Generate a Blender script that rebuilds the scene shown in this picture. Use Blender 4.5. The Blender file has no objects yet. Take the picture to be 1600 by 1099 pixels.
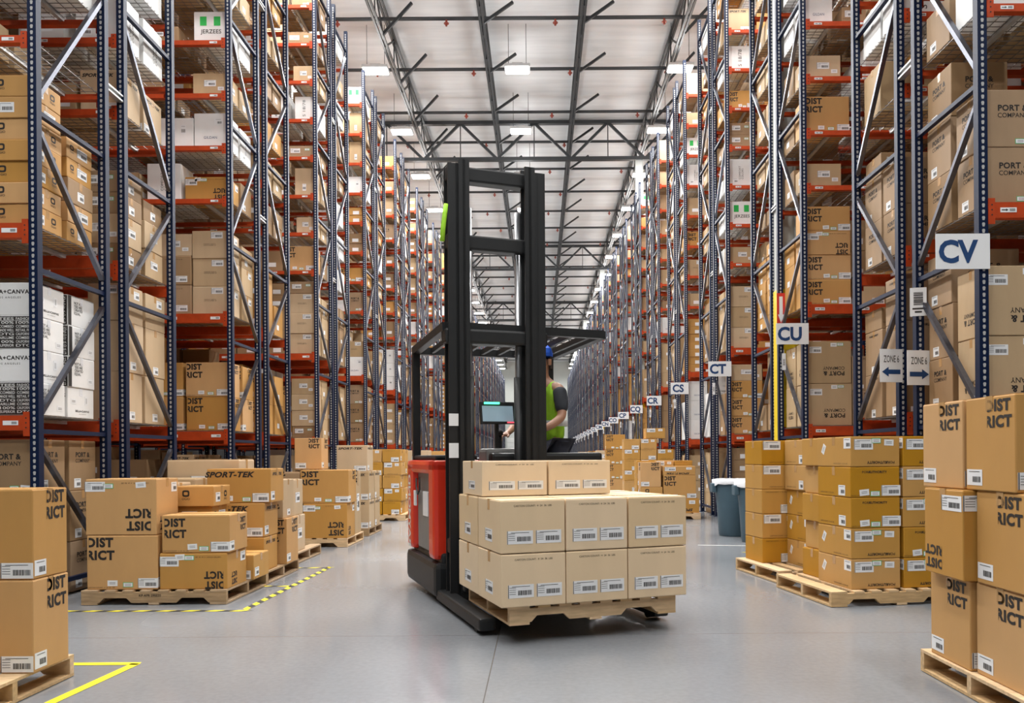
import bpy, bmesh, math, random
from mathutils import Vector, Matrix
C = bpy.context.scene.collection
S = bpy.context.scene
PI = math.pi
# ------------------------------------------------------------------ camera, world, exposure
cam = bpy.data.cameras.new('camera'); co = bpy.data.objects.new('camera', cam); C.objects.link(co)
CAMH = 1.23
co.location = (0, 0, CAMH); co.rotation_euler = (PI/2, math.radians(0.4), 0)
cam.sensor_width = 36; cam.lens = 1250/1600*36
cam.shift_x = -43/1600; cam.shift_y = 163.5/1600
cam.clip_start = 0.05; cam.clip_end = 400
S.camera = co
S.view_settings.view_transform = 'Standard'; S.view_settings.look = 'None'
S.view_settings.gamma = 1; S.view_settings.use_curve_mapping = False
S.view_settings.exposure = -0.5
w = bpy.data.worlds.new('world'); S.world = w; w.use_nodes = True
w.node_tree.nodes['Background'].inputs[0].default_value = (0.93, 0.96, 1.0, 1)
w.node_tree.nodes['Background'].inputs[1].default_value = 0.12  # added ambient fill, entering where no rear wall is built
LAMP_W = 420.0
UP_W = 115.0
# rack grid
XL, XR = 4.246, 3.54            # end post centre, distance from the camera axis
ZL, ZR = 6.76, 6.39             # first row, near post
DEP, FL, PITCH, NROW = 1.067, 0.36, 4.27, 22
BAY, TOPH = 2.55, 10.7
LEV = [1.54, 3.16, 4.77, 5.5, 6.22, 6.95, 7.67, 8.4, 9.12, 9.85]
ROOF = 13.45
def row_z(side, k): return (ZL if side < 0 else ZR) + PITCH*k
# ------------------------------------------------------------------ materials
def nodes(name):
    m = bpy.data.materials.new(name); m.use_nodes = True
    return m, m.node_tree.nodes, m.node_tree.links, m.node_tree.nodes['Principled BSDF']
def mat(name, col, rough=0.6, metal=0.0, var=0.0, scale=8, coat=0.0, emit=None, rnd=0.0, bump=0.0, stretch=(1,1,1), spec=0.5):
    m, N, L, B = nodes(name)
    B.inputs['Base Color'].default_value = (*col, 1); B.inputs['Roughness'].default_value = rough
    B.inputs['Metallic'].default_value = metal; B.inputs['Coat Weight'].default_value = coat
    B.inputs['Specular IOR Level'].default_value = spec
    if emit:
        B.inputs['Emission Color'].default_value = (*col, 1); B.inputs['Emission Strength'].default_value = emit
    if var or rnd or bump:
        tc = N.new('ShaderNodeTexCoord'); mp = N.new('ShaderNodeMapping'); mp.inputs['Scale'].default_value = stretch
        L.new(tc.outputs['Object'], mp.inputs[0])
        nz = N.new('ShaderNodeTexNoise'); nz.inputs['Scale'].default_value = scale; nz.inputs['Detail'].default_value = 5
        L.new(mp.outputs[0], nz.inputs['Vector'])
        mr = N.new('ShaderNodeMapRange'); mr.inputs[1].default_value = 0.25; mr.inputs[2].default_value = 0.75
        mr.inputs[3].default_value = 1-var; mr.inputs[4].default_value = 1+var
        L.new(nz.outputs[0], mr.inputs[0])
        hs = N.new('ShaderNodeHueSaturation'); hs.inputs['Color'].default_value = (*col, 1)
        if rnd:
            oi = N.new('ShaderNodeObjectInfo')
            r2 = N.new('ShaderNodeMapRange'); r2.inputs[3].default_value = 1-rnd; r2.inputs[4].default_value = 1+rnd
            L.new(oi.outputs['Random'], r2.inputs[0])
            mu = N.new('ShaderNodeMath'); mu.operation = 'MULTIPLY'; L.new(r2.outputs[0], mu.inputs[0]); L.new(mr.outputs[0], mu.inputs[1])
            L.new(mu.outputs[0], hs.inputs['Value'])
            r3 = N.new('ShaderNodeMapRange'); r3.inputs[3].default_value = 1.1; r3.inputs[4].default_value = 0.88
            L.new(oi.outputs['Random'], r3.inputs[0]); L.new(r3.outputs[0], hs.inputs['Saturation'])
        else:
            L.new(mr.outputs[0], hs.inputs['Value'])
        L.new(hs.outputs[0], B.inputs['Base Color'])
        if bump:
            bp = N.new('ShaderNodeBump'); bp.inputs['Strength'].default_value = bump; bp.inputs['Distance'].default_value = 0.01
            L.new(nz.outputs[0], bp.inputs['Height']); L.new(bp.outputs[0], B.inputs['Normal'])
    return m
M = {}
M['card'] = mat('cardboard', (0.53, 0.285, 0.088), 0.62, var=0.06, scale=5, rnd=0.10, bump=0.25, stretch=(1,1,.35))
M['gold'] = mat('golden_cardboard', (0.50, 0.255, 0.042), 0.6, var=0.06, scale=5, rnd=0.10, bump=0.25, stretch=(1,1,.35))
M['pale'] = mat('pale_cardboard', (0.50, 0.355, 0.205), 0.65, var=0.08, scale=5, rnd=0.14, bump=0.3, stretch=(1,1,.35))
M['loadtan'] = mat('light_cardboard', (0.74, 0.565, 0.36), 0.65, var=0.05, scale=5, rnd=0.06, bump=0.25, stretch=(1,1,.35))
M['kraft'] = mat('dull_cardboard', (0.335, 0.215, 0.115), 0.65, var=0.08, scale=5, rnd=0.14, bump=0.3, stretch=(1,1,.35))
M['white'] = mat('white_cardboard', (0.78, 0.78, 0.77), 0.55, var=0.04, scale=5, rnd=0.05, bump=0.25)
M['ink'] = mat('black_ink', (0.018, 0.014, 0.012), 0.6)
M['inkwhite'] = mat('white_ink', (0.75, 0.75, 0.73), 0.6)
M['inkblue'] = mat('blue_ink', (0.01, 0.05, 0.16), 0.5)
M['inkgreen'] = mat('green_ink', (0.02, 0.45, 0.08), 0.5)
M['inkred'] = mat('red_ink', (0.6, 0.03, 0.02), 0.5)
M['paper'] = mat('label_paper', (0.80, 0.81, 0.82), 0.45)
M['greenrim'] = mat('green_label_edge', (0.08, 0.42, 0.16), 0.5)
M['tape'] = mat('packing_tape', (0.50, 0.29, 0.12), 0.22, coat=0.5, var=0.05)
M['blue'] = mat('blue_rack_paint', (0.0035, 0.011, 0.040), 0.42, var=0.12, scale=20, spec=.22)
M['brace'] = mat('brace_steel', (0.13, 0.14, 0.175), 0.30, metal=0.85, var=0.1, scale=30)
M['orange'] = mat('orange_beam_paint', (0.44, 0.052, 0.010), 0.45, var=0.16, scale=12, spec=.3)
M['hole'] = mat('slot_highlight', (0.42, 0.42, 0.41), 0.4)  # pale grey patches paint in the bright highlights at the post slots
M['galv'] = mat('galvanised_steel', (0.55, 0.56, 0.56), 0.38, metal=0.6, var=0.12, scale=12)
M['wire'] = mat('wire_zinc', (0.30, 0.29, 0.28), 0.4, metal=0.6)
M['roofblack'] = mat('black_steel', (0.022, 0.025, 0.028), 0.5, var=0.1)
M['sprink'] = mat('red_sprinkler', (0.28, 0.05, 0.03), 0.5)
M['wood'] = mat('pallet_wood', (0.60, 0.41, 0.22), 0.75, var=0.22, scale=7, rnd=0.12, bump=0.4, stretch=(1,6,6))
M['woodold'] = mat('worn_pallet_wood', (0.40, 0.27, 0.15), 0.8, var=0.25, scale=7, rnd=0.12, bump=0.4, stretch=(1,6,6))
M['yellow'] = mat('yellow_tape', (0.85, 0.72, 0.02), 0.5, var=0.06)
M['blacktape'] = mat('black_tape', (0.02, 0.02, 0.02), 0.5)
M['whitetape'] = mat('white_tape', (0.7, 0.7, 0.68), 0.5)
M['guardyel'] = mat('yellow_guard', (0.85, 0.62, 0.015), 0.42, coat=0.2, var=0.04)
M['colgrey'] = mat('grey_column_paint', (0.50, 0.52, 0.50), 0.5, var=0.05)
M['bin'] = mat('bin_plastic', (0.055, 0.105, 0.14), 0.5, var=0.06)
M['liner'] = mat('bin_liner', (0.75, 0.77, 0.80), 0.3, bump=0.6, var=0.05, scale=20)
M['red'] = mat('truck_red', (0.72, 0.035, 0.012), 0.35, coat=0.4)
M['truckgrey'] = mat('truck_grey', (0.20, 0.20, 0.195), 0.5, var=0.06)
M['truckblack'] = mat('truck_black', (0.009, 0.010, 0.011), 0.5, var=0.1)
M['rubber'] = mat('rubber', (0.015, 0.015, 0.015), 0.7)
M['steel'] = mat('bright_steel', (0.45, 0.46, 0.48), 0.3, metal=0.9)
M['ledgreen'] = mat('green_led', (0.1, 1.0, 0.45), 0.4, emit=3)
M['ledred'] = mat('red_led', (1.0, 0.1, 0.15), 0.4, emit=1.2)
M['screen'] = mat('screen', (0.30, 0.42, 0.50), 0.25, emit=0.5)
M['hiviz'] = mat('hi_vis_lime', (0.36, 0.72, 0.03), 0.7, var=0.08, scale=14, bump=0.6)
M['reflect'] = mat('reflective_band', (0.62, 0.64, 0.66), 0.35)
M['denim'] = mat('dark_trousers', (0.022, 0.026, 0.045), 0.8, var=0.15)
M['shirt'] = mat('dark_shirt', (0.03, 0.035, 0.045), 0.8, var=0.1)
M['skin'] = mat('skin', (0.42, 0.22, 0.14), 0.5)
M['capblue'] = mat('blue_cap', (0.01, 0.10, 0.62), 0.6)
M['hair'] = mat('dark_hair', (0.02, 0.013, 0.01), 0.7)
M['lens'] = mat('lamp_lens', (1.0, 1.0, 1.0), 0.4, emit=25)
M['lamphouse'] = mat('lamp_housing', (0.6, 0.6, 0.6), 0.4, metal=0.3)
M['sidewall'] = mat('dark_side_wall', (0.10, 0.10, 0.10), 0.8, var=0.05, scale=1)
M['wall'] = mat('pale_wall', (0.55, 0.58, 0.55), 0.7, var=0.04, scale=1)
M['dockwhite'] = mat('dock_door_white', (0.7, 0.72, 0.7), 0.6)
M['bluebin'] = mat('blue_sticker', (0.02, 0.12, 0.5), 0.5)

def floor_mat():
    m, N, L, B = nodes('polished_concrete')
    tc = N.new('ShaderNodeTexCoord')
    n1 = N.new('ShaderNodeTexNoise'); n1.inputs['Scale'].default_value = 0.4; n1.inputs['Detail'].default_value = 1.5
    n2 = N.new('ShaderNodeTexNoise'); n2.inputs['Scale'].default_value = 30; n2.inputs['Detail'].default_value = 4
    L.new(tc.outputs['Object'], n1.inputs['Vector']); L.new(tc.outputs['Object'], n2.inputs['Vector'])
    r = N.new('ShaderNodeValToRGB'); r.color_ramp.elements[0].position = .2; r.color_ramp.elements[1].position = .8
    r.color_ramp.elements[0].color = (0.235, 0.25, 0.27, 1); r.color_ramp.elements[1].color = (0.305, 0.32, 0.34, 1)
    L.new(n1.outputs[0], r.inputs[0])
    mx = N.new('ShaderNodeMix'); mx.data_type = 'RGBA'; mx.blend_type = 'MULTIPLY'; mx.inputs[0].default_value = 0.25
    L.new(r.outputs[0], mx.inputs[6]); L.new(n2.outputs[0], mx.inputs[7])
    # saw-cut joints: lines along the aisle and across it
    sx = N.new('ShaderNodeSeparateXYZ'); L.new(tc.outputs['Object'], sx.inputs[0])
    def line(sock, off, per, wd):
        a = N.new('ShaderNodeMath'); a.operation = 'ADD'; a.inputs[1].default_value = off; L.new(sock, a.inputs[0])
        p = N.new('ShaderNodeMath'); p.operation = 'PINGPONG'; p.inputs[1].default_value = per/2; L.new(a.outputs[0], p.inputs[0])
        c = N.new('ShaderNodeMath'); c.operation = 'LESS_THAN'; c.inputs[1].default_value = wd; L.new(p.outputs[0], c.inputs[0])
        return c.outputs[0]
    a = line(sx.outputs[0], 0.29, 7.4, .0035); b = line(sx.outputs[1], -5.5, 8.5, .003)
    mm = N.new('ShaderNodeMath'); mm.operation = 'MAXIMUM'; L.new(a, mm.inputs[0]); L.new(b, mm.inputs[1])
    m3 = N.new('ShaderNodeMix'); m3.data_type = 'RGBA'; L.new(mm.outputs[0], m3.inputs[0])
    L.new(mx.outputs[2], m3.inputs[6]); m3.inputs[7].default_value = (0.13, 0.125, 0.12, 1)
    L.new(m3.outputs[2], B.inputs['Base Color'])
    mr = N.new('ShaderNodeMapRange'); mr.inputs[1].default_value = .0; mr.inputs[2].default_value = 1
    mr.inputs[3].default_value = 0.10; mr.inputs[4].default_value = 0.36
    L.new(n1.outputs[0], mr.inputs[0]); L.new(mr.outputs[0], B.inputs['Roughness'])
    bp = N.new('ShaderNodeBump'); bp.inputs['Strength'].default_value = 0.04; bp.inputs['Distance'].default_value = 0.01
    L.new(n2.outputs[0], bp.inputs['Height']); L.new(bp.outputs[0], B.inputs['Normal'])
    B.inputs['Coat Weight'].default_value = 0.25; B.inputs['Coat Roughness'].default_value = 0.12
    return m
M['floor'] = floor_mat()
def roof_mat():
    m, N, L, B = nodes('roof_foil')
    tc = N.new('ShaderNodeTexCoord'); mp = N.new('ShaderNodeMapping'); mp.inputs['Scale'].default_value = (0.12, 1.3, 1)
    L.new(tc.outputs['Object'], mp.inputs[0])
    n = N.new('ShaderNodeTexNoise'); n.inputs['Scale'].default_value = 3; n.inputs['Detail'].default_value = 6; L.new(mp.outputs[0], n.inputs['Vector'])
    r = N.new('ShaderNodeValToRGB'); r.color_ramp.elements[0].position = .3; r.color_ramp.elements[1].position = .7
    r.color_ramp.elements[0].color = (0.63, 0.655, 0.67, 1); r.color_ramp.elements[1].color = (0.76, 0.785, 0.80, 1)
    L.new(n.outputs[0], r.inputs[0]); L.new(r.outputs[0], B.inputs['Base Color'])
    B.inputs['Roughness'].default_value = 0.45
    bp = N.new('ShaderNodeBump'); bp.inputs['Strength'].default_value = 0.5; bp.inputs['Distance'].default_value = 0.05
    L.new(n.outputs[0], bp.inputs['Height']); L.new(bp.outputs[0], B.inputs['Normal'])
    return m
M['roof'] = roof_mat()
# ------------------------------------------------------------------ mesh builder
class MB:
    def __init__(s): s.v = []; s.f = []; s.m = []; s.mats = []
    def mi(s, m):
        if m not in s.mats: s.mats.append(m)
        return s.mats.index(m)
    def raw(s, vs, fs, m):
        o = len(s.v); s.v += [tuple(v) for v in vs]; k = s.mi(m)
        for f in fs: s.f.append(tuple(i+o for i in f)); s.m.append(k)
        return s
    def box(s, x0, x1, y0, y1, z0, z1, m, T=None):
        vs = [Vector((x, y, z)) for z in (z0, z1) for y in (y0, y1) for x in (x0, x1)]
        if T is not None: vs = [T @ v for v in vs]
        return s.raw(vs, [(0,2,3,1),(4,5,7,6),(0,1,5,4),(2,6,7,3),(0,4,6,2),(1,3,7,5)], m)
    def bbox(s, x0, x1, y0, y1, z0, z1, m, b=0.01, T=None, seg=2):
        bm = bmesh.new(); bmesh.ops.create_cube(bm, size=1)
        for v in bm.verts:
            v.co = Vector(((x0+x1)/2+v.co.x*(x1-x0), (y0+y1)/2+v.co.y*(y1-y0), (z0+z1)/2+v.co.z*(z1-z0)))
        bmesh.ops.bevel(bm, geom=bm.edges[:], offset=b, segments=seg, affect='EDGES', profile=.6)
        if T is not None: bmesh.ops.transform(bm, matrix=T, verts=bm.verts[:])
        return s.bm(bm, m)
    def bm(s, bm, m):
        bm.verts.index_update()
        s.raw([v.co.copy() for v in bm.verts], [[v.index for v in f.verts] for f in bm.faces], m); bm.free(); return s
    def bar(s, a, b, w_, h_, m, up=(0,0,1)):
        a = Vector(a); b = Vector(b); d = (b-a); L_ = d.length; d.normalize()
        u = Vector(up); x = d.cross(u)
        if x.length < 1e-4: x = d.cross(Vector((1,0,0)))
        x.normalize(); z = x.cross(d)
        T = Matrix(((x.x, d.x, z.x, a.x), (x.y, d.y, z.y, a.y), (x.z, d.z, z.z, a.z), (0,0,0,1)))
        return s.box(-w_/2, w_/2, 0, L_, -h_/2, h_/2, m, T)
    def tube(s, pts, r, m, n=8, caps=True):
        pts = [Vector(p) for p in pts]; rings = []
        rs = r if isinstance(r, (list, tuple)) else [r]*len(pts)
        vs = []; fs = []
        px = None
        for i, p in enumerate(pts):
            d = (pts[min(i+1, len(pts)-1)]-pts[max(i-1, 0)]).normalized()
            if px is None:
                px = d.orthogonal().normalized()
            else:
                px = (px - d*px.dot(d)).normalized()
            y = d.cross(px)
            for k in range(n):
                a = 2*PI*k/n; vs.append(p+(px*math.cos(a)+y*math.sin(a))*rs[i])
        for i in range(len(pts)-1):
            for k in range(n):
                fs.append((i*n+k, i*n+(k+1) % n, (i+1)*n+(k+1) % n, (i+1)*n+k))
        if caps: fs.append(tuple(range(n-1, -1, -1))); fs.append(tuple(range((len(pts)-1)*n, len(pts)*n)))
        return s.raw(vs, fs, m)
    def lathe(s, prof, m, n=32, c=(0,0,0), sx=1, sy=1):
        vs = []; fs = []
        for r, z in prof:
            for k in range(n):
                a = 2*PI*k/n; vs.append((c[0]+math.cos(a)*r*sx, c[1]+math.sin(a)*r*sy, c[2]+z))
        for i in range(len(prof)-1):
            for k in range(n): fs.append((i*n+k, i*n+(k+1) % n, (i+1)*n+(k+1) % n, (i+1)*n+k))
        return s.raw(vs, fs, m)
    def flat(s, geo, T, m):
        vs, fs = geo
        return s.raw([T @ Vector((x, y, 0)) for x, y in vs], fs, m)
    def mesh(s, name, smooth=False):
        me = bpy.data.meshes.new(name); me.from_pydata(s.v, [], s.f)
        for m in s.mats: me.materials.append(m)
        me.polygons.foreach_set('material_index', s.m)
        if smooth: me.polygons.foreach_set('use_smooth', [True]*len(s.f))
        me.update(); return me
    def build(s, name, parent=None, smooth=False, loc=None):
        o = bpy.data.objects.new(name, s.mesh(name, smooth)); C.objects.link(o)
        if parent: o.parent = parent
        if loc: o.location = loc
        return o
def smooth_by_angle(o, ang=40):
    me = o.data; me.polygons.foreach_set('use_smooth', [True]*len(me.polygons))
    bm = bmesh.new(); bm.from_mesh(me)
    for e in bm.edges:
        if len(e.link_faces) == 2 and e.calc_face_angle(0) > math.radians(ang): e.smooth = False
    bm.to_mesh(me); bm.free()
def tag(o, label, cat, group=None, kind=None):
    if label: o['label'] = label
    if cat: o['category'] = cat
    if group: o['group'] = group
    if kind: o['kind'] = kind
    return o
def empty(name, loc, rz=0, label=None, cat=None, group=None):
    o = bpy.data.objects.new(name, None); C.objects.link(o); o.location = loc; o.rotation_euler = (0, 0, rz)
    o.empty_display_size = .1
    return tag(o, label, cat, group)
def inst(name, me, parent=None, loc=(0,0,0), rz=0, scale=None):
    o = bpy.data.objects.new(name, me); C.objects.link(o); o.parent = parent; o.location = loc; o.rotation_euler = (0,0,rz)
    if scale: o.scale = scale
    return o
def structure(o): o['kind'] = 'structure'; return o
ORD = ['first','second','third','fourth','fifth','sixth','seventh','eighth','ninth','tenth','eleventh','twelfth','thirteenth','fourteenth',
       'fifteenth','sixteenth','seventeenth','eighteenth','nineteenth','twentieth','twenty-first','twenty-second','twenty-third','twenty-fourth','twenty-fifth','twenty-sixth','twenty-seventh','twenty-eighth','twenty-ninth','thirtieth']
# ------------------------------------------------------------------ lettering
_tc = {}
def text_geo(lines, bold=0.0, shear=0.0, xs=1.0, cut=False, spacing=1.0, align='LEFT', lead=1.45):
    """vertices and faces of flat lettering, first line cap height 1, centred on the origin"""
    key = (tuple(lines), bold, shear, xs, cut, spacing, align, lead)
    if key in _tc: return _tc[key]
    V = []; F = []; rows = []
    for i, t in enumerate(lines):
        cu = bpy.data.curves.new('lettering', 'FONT'); cu.body = t; cu.size = 1.0; cu.offset = bold; cu.shear = shear
        cu.space_character = spacing; cu.resolution_u = 3; cu.fill_mode = 'FRONT'
        ob = bpy.data.objects.new('lettering', cu); C.objects.link(ob)
        dg = bpy.context.evaluated_depsgraph_get(); me = bpy.data.meshes.new_from_object(ob.evaluated_get(dg))
        bm = bmesh.new(); bm.from_mesh(me)
        bmesh.ops.scale(bm, vec=(1/0.69*xs, 1/0.69, 1), verts=bm.verts[:])
        if cut:      # the stencil look: the stem of the first letter is missing
            x0 = min(v.co.x for v in bm.verts)
            bmesh.ops.bisect_plane(bm, geom=bm.verts[:]+bm.edges[:]+bm.faces[:], plane_co=(x0+0.25*xs, 0, 0), plane_no=(1, 0, 0), clear_inner=True)
        bm.verts.index_update()
        vs = [(v.co.x, v.co.y) for v in bm.verts]; fs = [tuple(v.index for v in f.verts) for f in bm.faces]
        bm.free(); bpy.data.objects.remove(ob); bpy.data.curves.remove(cu); bpy.data.meshes.remove(me)
        if vs: rows.append((i, vs, fs, min(v[0] for v in vs), max(v[0] for v in vs)))
    if rows:
        W = max(r[4]-r[3] for r in rows)
        for i, vs, fs, a, b in rows:
            off = -a if align == 'LEFT' else ((W-(b-a))/2-a if align == 'CENTER' else W-b)
            o = len(V); V += [(x+off-W/2, y-i*lead) for x, y in vs]; F += [tuple(k+o for k in f) for f in fs]
        cy = (1-(len(lines)-1)*lead)/2
        V = [(x, y-cy) for x, y in V]
    _tc[key] = (V, F); return _tc[key]
def rect(w_, h_, cx=0, cy=0): return ([(cx-w_/2, cy-h_/2), (cx+w_/2, cy-h_/2), (cx+w_/2, cy+h_/2), (cx-w_/2, cy+h_/2)], [(0,1,2,3)])
def polyg(pts): return (pts, [tuple(range(len(pts)))])
def ring(ro, ri, n=24, sq=0.0):
    v = []; f = []
    for k in range(n):
        a = 2*PI*k/n; c, s = math.cos(a), math.sin(a)
        q = (abs(c)**4+abs(s)**4)**-.25 if sq else 1
        v += [(c*ro*q, s*ro*q*.82), (c*ri*q, s*ri*q*.72)]
    for k in range(n): a = 2*k; b = (2*k+2) % (2*n); f.append((a, b, b+1, a+1))
    return v, f
def merge(parts):
    V = []; F = []
    for (vs, fs), sx, sy, ox, oy in parts:
        o = len(V); V += [(x*sx+ox, y*sy+oy) for x, y in vs]; F += [tuple(i+o for i in f) for f in fs]
    return V, F
P = {
 'district': (text_geo(['DIST', 'RICT'], .05, cut=True, xs=.95, spacing=1.1, lead=1.5), 'ink'),
 'sport': (text_geo(['SPORT-TEK'], .045, shear=.28, xs=1.25, spacing=1.08), 'ink'),
 'portauth': (merge([(text_geo(['PORT'], .01, xs=1.15), 1, 1, -3.9, 0), (text_geo(['AUTHORITY'], .04, xs=1.1, spacing=1.05), 1, 1, 1.7, 0)]), 'ink'),
 'portco': (merge([(text_geo(['PORT &'], .035, xs=1.05, spacing=1.06), 1.25, 1.25, 0, .85), (text_geo(['COMPANY'], .008, xs=1.0), 1, 1, 0, -.8)]), 'ink'),
 'ogio': (merge([(ring(1.0, .55, 24, 1), 1, 1, 0, .5), (text_geo(['OGIO'], .01, xs=1.2), .5, .5, 0, -.85)]), 'ink'),
 'bella': (merge([(text_geo(['BELLA+CANVAS'], .03, xs=1.05, spacing=1.15), 1, 1, 0, .6), (text_geo(['LOS ANGELES'], 0, spacing=1.5), .5, .5, 0, -.9)]), 'ink'),
 'tees': (text_geo(['NOT ALL', 'TEES ARE', 'CREATED', 'EQUAL.'], .012, xs=.9, lead=1.3), 'ink'),
 'gildan': (text_geo(['GILDAN'], 0.0, spacing=1.05), 'inkblue'),
 'jerzees': (text_geo(['JERZEES'], 0.012, spacing=1.05), 'ink'),
 'comfort': (text_geo(['COMFORT', 'COLORS'], 0.0, spacing=1.05), 'ink'),
 'gsq': (merge([(rect(1.1, 1.5), 1, 1, -1.15, 0), (rect(1.1, 1.5), 1, 1, 1.15, 0)]), 'inkgreen'),
 'carton': (text_geo(['CARTON COUNT:  4  24  36  LBS'], 0.0, xs=1.0), 'ink'),
 'seventy': (text_geo(['S 18/78'], 0.0, spacing=1.05), 'ink'),
 'southern': (text_geo(['CONTENTS  MADE IN', 'CARTON NUMBER  OF'], 0.0, xs=1.0), 'ink'),
 'blackband': (rect(1, 1), 'ink'),
}
rb = random.Random(5)
def typo():
    parts = []; words = ['SUPERIOR', 'DTG', 'CALIFORNIA', '100%', 'RETAIL FIT', 'USA', 'COMBED', 'TEES', 'MADE WELL', 'AIRLUME', 'PRISM', 'FASHION']
    for c in range(4):
        for r in range(8):
            t = text_geo([rb.choice(words)], .01)
            wd = max(v[0] for v in t[0])*2; sc = min(.23/wd, .09)
            parts.append((t, sc*(.22/(wd*sc)), .085, -.375+c*.25, .44-r*.125))
        parts.append((rect(.24, .012), 1, 1, -.375+c*.25, .375))
    return merge(parts)
P['typo'] = (typo(), 'inkwhite')
FACE = {   # name: (normal axis frame) -> transform taking (u right, v up) to the face of a w,d,h box
 'F': lambda w_, d, h: (Vector((0, -d/2, h/2)), Vector((1,0,0)), Vector((0,-1,0)), w_, h),
 'B': lambda w_, d, h: (Vector((0, d/2, h/2)), Vector((-1,0,0)), Vector((0,1,0)), w_, h),
 'R': lambda w_, d, h: (Vector((w_/2, 0, h/2)), Vector((0,1,0)), Vector((1,0,0)), d, h),
 'L': lambda w_, d, h: (Vector((-w_/2, 0, h/2)), Vector((0,-1,0)), Vector((-1,0,0)), d, h)}
def face_T(fc, w_, d, h, u, v, sc, rot=0, off=.0012):
    c, ux, nz, fw, fh = FACE[fc](w_, d, h); uz = Vector((0,0,1))
    p = c + ux*(u-.5)*fw + uz*(v-.5)*fh + nz*off
    a = math.radians(rot); x = ux*math.cos(a)+uz*math.sin(a); y = -ux*math.sin(a)+uz*math.cos(a)
    return Matrix(((x.x*sc, y.x*sc, nz.x, p.x), (x.y*sc, y.y*sc, nz.y, p.y), (x.z*sc, y.z*sc, nz.z, p.z), (0,0,0,1)))
def sticker_mb(kind, T, scale=1.0):
    """thin paper label; T maps label plane (metres) to the face"""
    mb = MB(); w_, h_ = {'ship': (.17, .085), 'wrap': (.11, .085), 'green': (.085, .042), 'small': (.085, .05), 'tall': (.07, .13), 'beamtag': (.11, .035)}[kind]
    def slab(a, b, cx, cy, z, m):
        vs = [T @ Vector((cx+sx*a/2, cy+sy*b/2, zz)) for zz in (0, z) for sx, sy in ((-1,-1),(1,-1),(1,1),(-1,1))]
        mb.raw(vs, [(4,5,6,7),(0,1,5,4),(1,2,6,5),(2,3,7,6),(3,0,4,7)], m)
    if kind == 'green': slab(w_, h_, 0, 0, .0008, M['greenrim']); slab(w_-.01, h_-.01, 0, 0, .0012, M['paper'])
    else: slab(w_, h_, 0, 0, .0008, M['paper'])
    T2 = T @ Matrix.Translation((0, 0, .0016)); r = random.Random(kind)
    def q(a, b, cx, cy): mb.flat(rect(a, b, cx, cy), T2, M['ink'])
    if kind in ('ship', 'wrap', 'tall'):
        x = -w_*.1 if kind != 'tall' else -w_*.35; x1 = w_*.42
        while x < x1:
            b = r.choice([.002, .003, .0045]); q(b, h_*.36, x, -h_*.12); x += b+r.choice([.002, .003])
        for k in range(4): q(w_*.25, .0025, -w_*.32, h_*(.28-.16*k)) if kind == 'ship' else None
        q(w_*.7, .003, 0, h_*.36)
        if kind == 'ship': q(.004, h_, -w_*.48, 0)
    else:
        for k in range(2): q(w_*.6, .003, 0, .006-.012*k)
    return mb
PROTO = {}
BSC = .40/(2*max(v[0] for v in P['bella'][0][0]))
def proto(key, w_, d, h, col, prints, stickers, seed=0, seam=True):
    r = random.Random(seed or key); mb = MB(); bm = bmesh.new(); bmesh.ops.create_cube(bm, size=1)
    for v in bm.verts:
        v.co = Vector((v.co.x*w_, v.co.y*d, (v.co.z+.5)*h))
    bmesh.ops.bevel(bm, geom=bm.edges[:], offset=.006, segments=2, affect='EDGES', profile=.5)
    mb.bm(bm, M[col])
    if seam:      # the closed flaps of the lid: a raised flap pair with a gap between
        mb.box(-w_/2+.004, w_/2-.004, -d/2+.004, -.002, h-.001, h+.0025, M[col]); mb.box(-w_/2+.004, w_/2-.004, .002, d/2-.004, h-.001, h+.0025, M[col])
    for p in prints:
        fc, k, u, v, sc, rot = p[:6]; g, mk = P[k]
        T = face_T(fc, w_, d, h, u, v, 1, rot, .0012 if k not in ('typo',) else .002)
        sx, sy = (sc, sc) if not isinstance(sc, tuple) else sc
        mb.flat(([(x*sx, y*sy) for x, y in g[0]], g[1]), T, M[mk])
    me = mb.mesh('carton_'+key); kids = []
    tp = MB(); tw = .024
    tp.box(-w_/2-.001, w_/2+.001, -tw, tw, h+.0025, h+.0035, M['tape'])
    tp.box(-w_/2-.0012, -w_/2, -tw, tw, h-.07, h+.0035, M['tape']); tp.box(w_/2, w_/2+.0012, -tw, tw, h-.07, h+.0035, M['tape'])
    if col == 'white': tp.mats = [M['liner']]
    kids.append(('packing_tape', tp.mesh('packing_tape')))
    for s_ in stickers:
        fc, kd, u, v, rot = s_[:5]
        T = face_T(fc, w_, d, h, u, v, 1, rot, .0005)
        kids.append(({'green': 'green_label'}.get(kd, 'shipping_label'), sticker_mb(kd, T).mesh('shipping_label')))
    PROTO[key] = dict(dims=(w_, d, h), me=me, kids=kids, col=col)
def side(lst):   # the same mark on both ends
    return [x for p in lst for x in ((('L',)+p), (('R',)+p))]
D = 'district'
proto('dist', .60, .40, .47, 'card', [('F', D, .21, .76, .074, 0), ('B', D, .17, .76, .078, 0), ('F', 'carton', .2, .04, .011, 0)]+side([(D, .7, .84, .045, 0)]),
      [('F', 'ship', .86, .12, 0), ('F', 'green', .58, .09, 0), ('F', 'small', .36, .12, 0), ('R', 'wrap', .13, .13, 0), ('L', 'wrap', .84, .13, 0)])
proto('dist_inv', .59, .44, .48, 'card', [('F', D, .74, .27, .072, 180), ('B', D, .74, .27, .072, 180), ('F', 'carton', .7, .93, .011, 180)]+side([(D, .3, .2, .045, 180)]),
      [('F', 'ship', .13, .87, 0), ('F', 'green', .32, .88, 0), ('F', 'small', .78, .9, 4), ('R', 'wrap', .8, .84, 0), ('L', 'wrap', .1, .84, 0)])
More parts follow.
